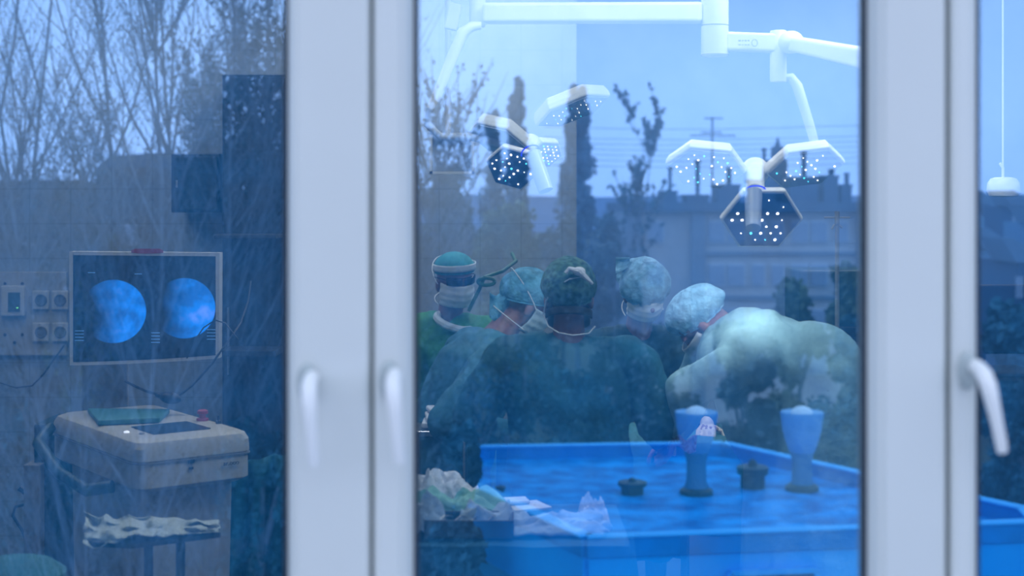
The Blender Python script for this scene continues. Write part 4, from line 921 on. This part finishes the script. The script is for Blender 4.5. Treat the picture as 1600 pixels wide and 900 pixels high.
# overhead wires
for k, y in enumerate((198, 214, 222, 230, 238, 246, 255)):
    pts = [M(x, y+4*math.sin((x-850)/300*2.2)+k*.4, 45) for x in range(850, 1460, 60)]
    tag(build('overhead_wire', MB().tube(pts, .011, 4), m_chim, None), ('topmost', 'second', 'third', 'fourth', 'fifth', 'sixth', 'lowest')[k]+' thin dark overhead wire crossing the mirrored sky, counted from the top', 'wire', 'overhead wires above the apartment block')
# distant town buildings
rt = random.Random(5)
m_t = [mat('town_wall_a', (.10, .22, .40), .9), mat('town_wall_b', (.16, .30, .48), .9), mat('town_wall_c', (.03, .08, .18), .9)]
def house(px, w, ytop, d, mi, lab, group='distant town houses'):
    a = M(px, ytop, d); k = d/F; base = Vector((a.x, a.y, GZ)); h_ = a.z-GZ
    t_ = thing('house', base, lab, 'house', group)
    build('wall', MB().box((a.x, a.y-4, GZ+h_/2), (w*k, 8, h_)), m_t[mi % 3], t_)
    r_ = MB().prism([Vector((a.x-w*k/2-.3, a.y+.3, a.z)), Vector((a.x+w*k/2+.3, a.y+.3, a.z)), Vector((a.x+w*k/2-.3, a.y-4, a.z+1.4)), Vector((a.x-w*k/2+.3, a.y-4, a.z+1.4))], (0, -4.3, 0)) if w > 14 else MB().box((a.x, a.y-4, a.z+.1), (w*k+.4, 8.4, .3))
    build('roof', r_, m_chim, t_)
    nw = max(2, int(w/9))
    for r_ in range(3):
        for c in range(nw):
            x = a.x+(c+.5-nw/2)*w*k/nw; build('window', MB().box((x, a.y+.02, a.z-1.5-2.8*r_), (.9, .1, 1.3)), m_wf if (c+r_) % 3 else m_win, t_)
for i, (px, w, yt) in enumerate(((1425, 26, 330), (1470, 30, 342), (1508, 24, 326), (1545, 26, 318), (1572, 22, 340), (1600, 30, 322), (1636, 26, 348), (1560, 40, 388), (1610, 34, 410))):
    house(px, w, yt, 190-13*i, i, ('farthest', 'second farthest', 'third farthest', 'fourth farthest', 'middle', 'fourth nearest', 'third nearest', 'second nearest', 'nearest')[i]+' small dusky blue town house mirrored in the right window')
# large dark house behind the left trees with stepped roof
lhz = thing('gabled_house', M(120, 400, 45)+Vector((0, 0, GZ)), 'dark house with a stepped roof line behind the bare tree, mirrored in the left window', 'house')
lhz.location = Vector((M(120, 400, 45).x, 2*D-45, GZ))
m_lh = mat('dark_slate_wall', (.028, .04, .07), .9, var=.2, vscale=1)
box_between('wall', -140, 92, 281, 760, 45, 8, m_lh, lhz); box_between('wing', 150, 262, 262, 760, 47, 8, m_lh, lhz); box_between('link', 92, 150, 332, 760, 46, 6, m_lh, lhz)
a = [M(x, y, 47) for x, y in ((150, 262), (172, 243), (262, 238), (262, 262))]; build('roof', MB().prism(a, (0, -8, 0)), m_chim, lhz)
for px, py in ((110, 420), (40, 380), (200, 350)):
    f_ = box_between('window', px-12, px+12, py, py+34, 44.9 if px != 200 else 46.9, .2, m_wf, lhz); box_between('window_glass', px-9, px+9, py+3, py+31, 44.7 if px != 200 else 46.7, .1, m_win, f_)

# ================================================================== TREES
m_bark = mat('hazy_bark', (.13, .16, .21), .95, var=.3, vscale=6)  # outdoor haze put into the blue of bark and leaves
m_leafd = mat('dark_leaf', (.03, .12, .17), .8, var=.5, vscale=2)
m_leafb = mat('hazy_autumn_leaf', (.13, .18, .25), .9, var=.3, vscale=2)  # leaf remnants, haze blue mixed into their colour
m_leafp = mat('haze_blue_poplar_leaf', (.12, .20, .30), .85, var=.35, vscale=1)  # silvery blue stands in for haze over the poplars
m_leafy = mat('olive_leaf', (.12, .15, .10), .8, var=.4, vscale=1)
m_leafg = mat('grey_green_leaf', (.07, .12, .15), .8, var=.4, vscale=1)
def tree_mesh(base, stems, H_, spread, lean, rnd, nside, ntwig, nleaf, leaf, zmin, tw=.012):
    tb = MB(); lf = []
    def leafq(p, s):
        a = Vector((rnd.gauss(0, 1), rnd.gauss(0, 1), rnd.gauss(0, 1))).normalized(); b = a.orthogonal().normalized()
        lf.append((p+a*s, p+b*s*.55, p-a*s, p-b*s*.55))
    for s in range(stems):
        d = Vector((lean+rnd.gauss(0, spread), rnd.gauss(0, spread*.6), 1)).normalized(); p = Vector(base)+Vector((rnd.gauss(0, .25), rnd.gauss(0, .25), 0)); P = [p.copy()]; n = 12; L = H_*rnd.uniform(.85, 1.1)
        dirs = []
        for i in range(n):
            d = (d+Vector((rnd.gauss(0, .05)+lean*.05, rnd.gauss(0, .05), .06))).normalized(); p = p+d*L/n; P.append(p.copy()); dirs.append(d.copy())
        R0 = H_*.0045; tb.tube(P, [R0*(1-.92*i/n) for i in range(n+1)], 5)
        for k in range(nside):
            i = rnd.randint(3, n-1); q = P[i].lerp(P[i+1], rnd.random()); a = rnd.uniform(0, 6.28)
            dd = (dirs[i]+Vector((math.cos(a), math.sin(a)*.7, 0))*rnd.uniform(.35, .7)).normalized(); l2 = H_*rnd.uniform(.14, .30)*(1.15-i/n*.6); Q = [q.copy()]; dq = []
            for j in range(6):
                dd = (dd+Vector((rnd.gauss(0, .07), rnd.gauss(0, .07), .13))).normalized(); q = q+dd*l2/6; Q.append(q.copy()); dq.append(dd.copy())
            if Q[-1].z < zmin: continue
            tb.tube(Q, [R0*.34*(1-.85*j/6) for j in range(7)], 4, cap=False)
            for t in range(ntwig):
                j = rnd.randint(1, 5); w = Q[j].lerp(Q[j+1], rnd.random()); a = rnd.uniform(0, 6.28)
                e_ = (dq[j]+Vector((math.cos(a), math.sin(a), rnd.uniform(-.2, .3)))*rnd.uniform(.4, .8)).normalized(); l3 = l2*rnd.uniform(.25, .55); w1 = w+e_*l3*.5; e_ = (e_+Vector((0, 0, .35))).normalized(); w2 = w1+e_*l3*.5
                tb.tube([w, w1, w2], [tw, tw*.75, tw*.35], 3, cap=False)
                for z in range(nleaf): leafq(w.lerp(w2, rnd.random())+Vector((rnd.gauss(0, .04), rnd.gauss(0, .04), rnd.gauss(0, .05))), leaf*rnd.uniform(.6, 1.3))
    lb = MB(); 
    for q in lf: n0 = len(lb.v); lb.v += list(q); lb.f.append((n0, n0+1, n0+2, n0+3))
    return tb, lb
def quads(name, lb, m, parent):
    me = bpy.data.meshes.new(name); base = worldpos(parent); me.from_pydata([tuple(v-base) for v in lb.v], [], lb.f); me.update(); me.materials.append(m)
    o = bpy.data.objects.new(name, me); COL.objects.link(o); o.parent = parent; return o
def bare_tree(px, d, H_, lean, seed, label, stems=3, spread=.13, nside=26, ntwig=9, nleaf=3, leaf=.05, lm=None, tw=.012, zmin=-3, name='bare_tree', group=None, bm_=None):
    p = M(px, HOR, d); p.z = GZ; r_ = thing(name, p, label, 'tree', group); tb, lb = tree_mesh(p, stems, H_, spread, lean, random.Random(seed), nside, ntwig, nleaf, leaf, zmin, tw)
    quads('trunk', tb, bm_ or m_bark, r_); quads('foliage', lb, lm or m_leafb, r_); return r_
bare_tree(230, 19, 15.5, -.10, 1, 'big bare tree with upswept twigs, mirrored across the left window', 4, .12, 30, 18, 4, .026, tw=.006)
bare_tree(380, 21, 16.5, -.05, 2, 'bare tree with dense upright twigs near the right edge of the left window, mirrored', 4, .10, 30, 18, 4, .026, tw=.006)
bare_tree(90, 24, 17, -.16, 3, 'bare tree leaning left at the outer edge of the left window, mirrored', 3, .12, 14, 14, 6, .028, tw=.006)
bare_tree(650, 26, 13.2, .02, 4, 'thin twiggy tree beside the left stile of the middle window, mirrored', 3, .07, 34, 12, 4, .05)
def crown(px, ytop, ybot, w, d, label, m, seed, n=6000, leaf=.12, shape='column', name='leafy_tree', group=None, lobes=9, depth=None):
    rnd = random.Random(seed); k = d/F; a = M(px, ytop, d); b = M(px, ybot, d); r_ = thing(name, Vector((a.x, a.y, GZ)), label, 'tree', group)
    lb = MB(); Hh = a.z-b.z; W2 = w*k/2
    lo = []
    for i in range(lobes):
        t = rnd.random() if shape != 'column' else (i+.5)/lobes
        if shape == 'column': rr = W2*(.16+.30*(1-t)**.7)*rnd.uniform(.6, 1.3); o = W2*(.20+.62*(1-t)**.8)
        else: rr = W2*rnd.uniform(.25, .5); o = W2*.62*math.sqrt(max(.05, 1-(2*t-1)**2*.8))
        lo.append((Vector((a.x+rnd.uniform(-o, o), a.y+rnd.uniform(-o, o), b.z+Hh*t*.93+.0)), rr, (rr*1.9 if shape == 'column' else Hh/lobes+rr*.6)))
    for i in range(n):
        c, rr, rz = rnd.choice(lo); v = Vector((rnd.gauss(0, 1), rnd.gauss(0, 1), rnd.gauss(0, 1))).normalized()*(rnd.random()**.4)
        p = c+Vector((v.x*rr, v.y*rr, v.z*rz)); s = leaf*rnd.uniform(.5, 1.3); u = Vector((rnd.gauss(0, 1), rnd.gauss(0, 1), rnd.gauss(0, 1)+.5)).normalized(); q = u.orthogonal().normalized()
        n0 = len(lb.v); lb.v += [p+u*s, p+q*s*.6, p-u*s, p-q*s*.6]; lb.f.append((n0, n0+1, n0+2, n0+3))
    quads('foliage', lb, m, r_)
    tb = MB(); tb.tube([Vector((a.x, a.y, GZ)), Vector((a.x, a.y, b.z+Hh*.85))], [max(.12, W2*.12), .03], 7)
    for i in range(8):
        c, rr, rz = rnd.choice(lo); z = c.z-rr; tb.tube([Vector((a.x, a.y, max(GZ+1, z-1))), c], [.06, .02], 5)
    quads('trunk', tb, m_bark, r_); return r_
# dark evergreen of the left window
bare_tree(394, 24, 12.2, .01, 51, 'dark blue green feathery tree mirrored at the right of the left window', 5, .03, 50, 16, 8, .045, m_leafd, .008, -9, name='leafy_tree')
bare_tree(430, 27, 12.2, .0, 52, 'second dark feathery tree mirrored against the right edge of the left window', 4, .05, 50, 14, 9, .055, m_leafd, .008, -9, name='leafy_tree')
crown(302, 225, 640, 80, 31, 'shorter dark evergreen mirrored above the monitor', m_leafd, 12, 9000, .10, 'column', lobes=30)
# poplars
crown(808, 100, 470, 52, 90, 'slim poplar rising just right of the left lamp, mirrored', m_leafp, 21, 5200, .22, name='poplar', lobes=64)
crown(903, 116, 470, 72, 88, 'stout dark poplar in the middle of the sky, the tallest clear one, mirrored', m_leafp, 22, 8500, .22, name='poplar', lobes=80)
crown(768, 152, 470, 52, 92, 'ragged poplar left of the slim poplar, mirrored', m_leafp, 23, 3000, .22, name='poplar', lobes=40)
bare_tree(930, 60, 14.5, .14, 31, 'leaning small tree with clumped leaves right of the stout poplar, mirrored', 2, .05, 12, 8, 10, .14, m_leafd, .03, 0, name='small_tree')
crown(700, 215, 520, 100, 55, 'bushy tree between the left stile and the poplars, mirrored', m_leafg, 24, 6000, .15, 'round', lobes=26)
# middle distance bushes (countable crowns)
gi = 0
LB = ['grey green bushy tree mirrored behind the glasses wearer', 'olive bushy tree mirrored above the blue cap', 'grey green bushy tree mirrored under the stout poplar', 'grey green bushy tree mirrored at the left end of the apartment block',
      'olive tree mirrored in front of the apartment block, below the big lamp', 'olive tree mirrored before the right end of the apartment block', 'grey green tree mirrored above the wall sockets', 'olive bushy tree mirrored over the monitor',
      'dark tree mirrored over the tall dark cabinet', 'grey green tree mirrored over the shiny bouffant cap', 'grey green tree mirrored over the bent back', 'dark tree mirrored in the right window above the handle', 'dark tree mirrored at the right picture edge', 'dark tree mirrored beside the right stile of the middle window',
      'dark shrub mirrored at the lower left corner', 'grey green shrub mirrored over the workstation cart', 'dark shrub mirrored at the lower right of the left window', 'grey green shrub mirrored over the gown of the glasses wearer', 'dark shrub mirrored over the back of the middle person',
      'dark shrub mirrored behind the blue roof, right of the middle person', 'dark shrub mirrored behind the right ventilator', 'dark shrub mirrored low in the right window', 'dark shrub mirrored beside the left edge of the blue roof']
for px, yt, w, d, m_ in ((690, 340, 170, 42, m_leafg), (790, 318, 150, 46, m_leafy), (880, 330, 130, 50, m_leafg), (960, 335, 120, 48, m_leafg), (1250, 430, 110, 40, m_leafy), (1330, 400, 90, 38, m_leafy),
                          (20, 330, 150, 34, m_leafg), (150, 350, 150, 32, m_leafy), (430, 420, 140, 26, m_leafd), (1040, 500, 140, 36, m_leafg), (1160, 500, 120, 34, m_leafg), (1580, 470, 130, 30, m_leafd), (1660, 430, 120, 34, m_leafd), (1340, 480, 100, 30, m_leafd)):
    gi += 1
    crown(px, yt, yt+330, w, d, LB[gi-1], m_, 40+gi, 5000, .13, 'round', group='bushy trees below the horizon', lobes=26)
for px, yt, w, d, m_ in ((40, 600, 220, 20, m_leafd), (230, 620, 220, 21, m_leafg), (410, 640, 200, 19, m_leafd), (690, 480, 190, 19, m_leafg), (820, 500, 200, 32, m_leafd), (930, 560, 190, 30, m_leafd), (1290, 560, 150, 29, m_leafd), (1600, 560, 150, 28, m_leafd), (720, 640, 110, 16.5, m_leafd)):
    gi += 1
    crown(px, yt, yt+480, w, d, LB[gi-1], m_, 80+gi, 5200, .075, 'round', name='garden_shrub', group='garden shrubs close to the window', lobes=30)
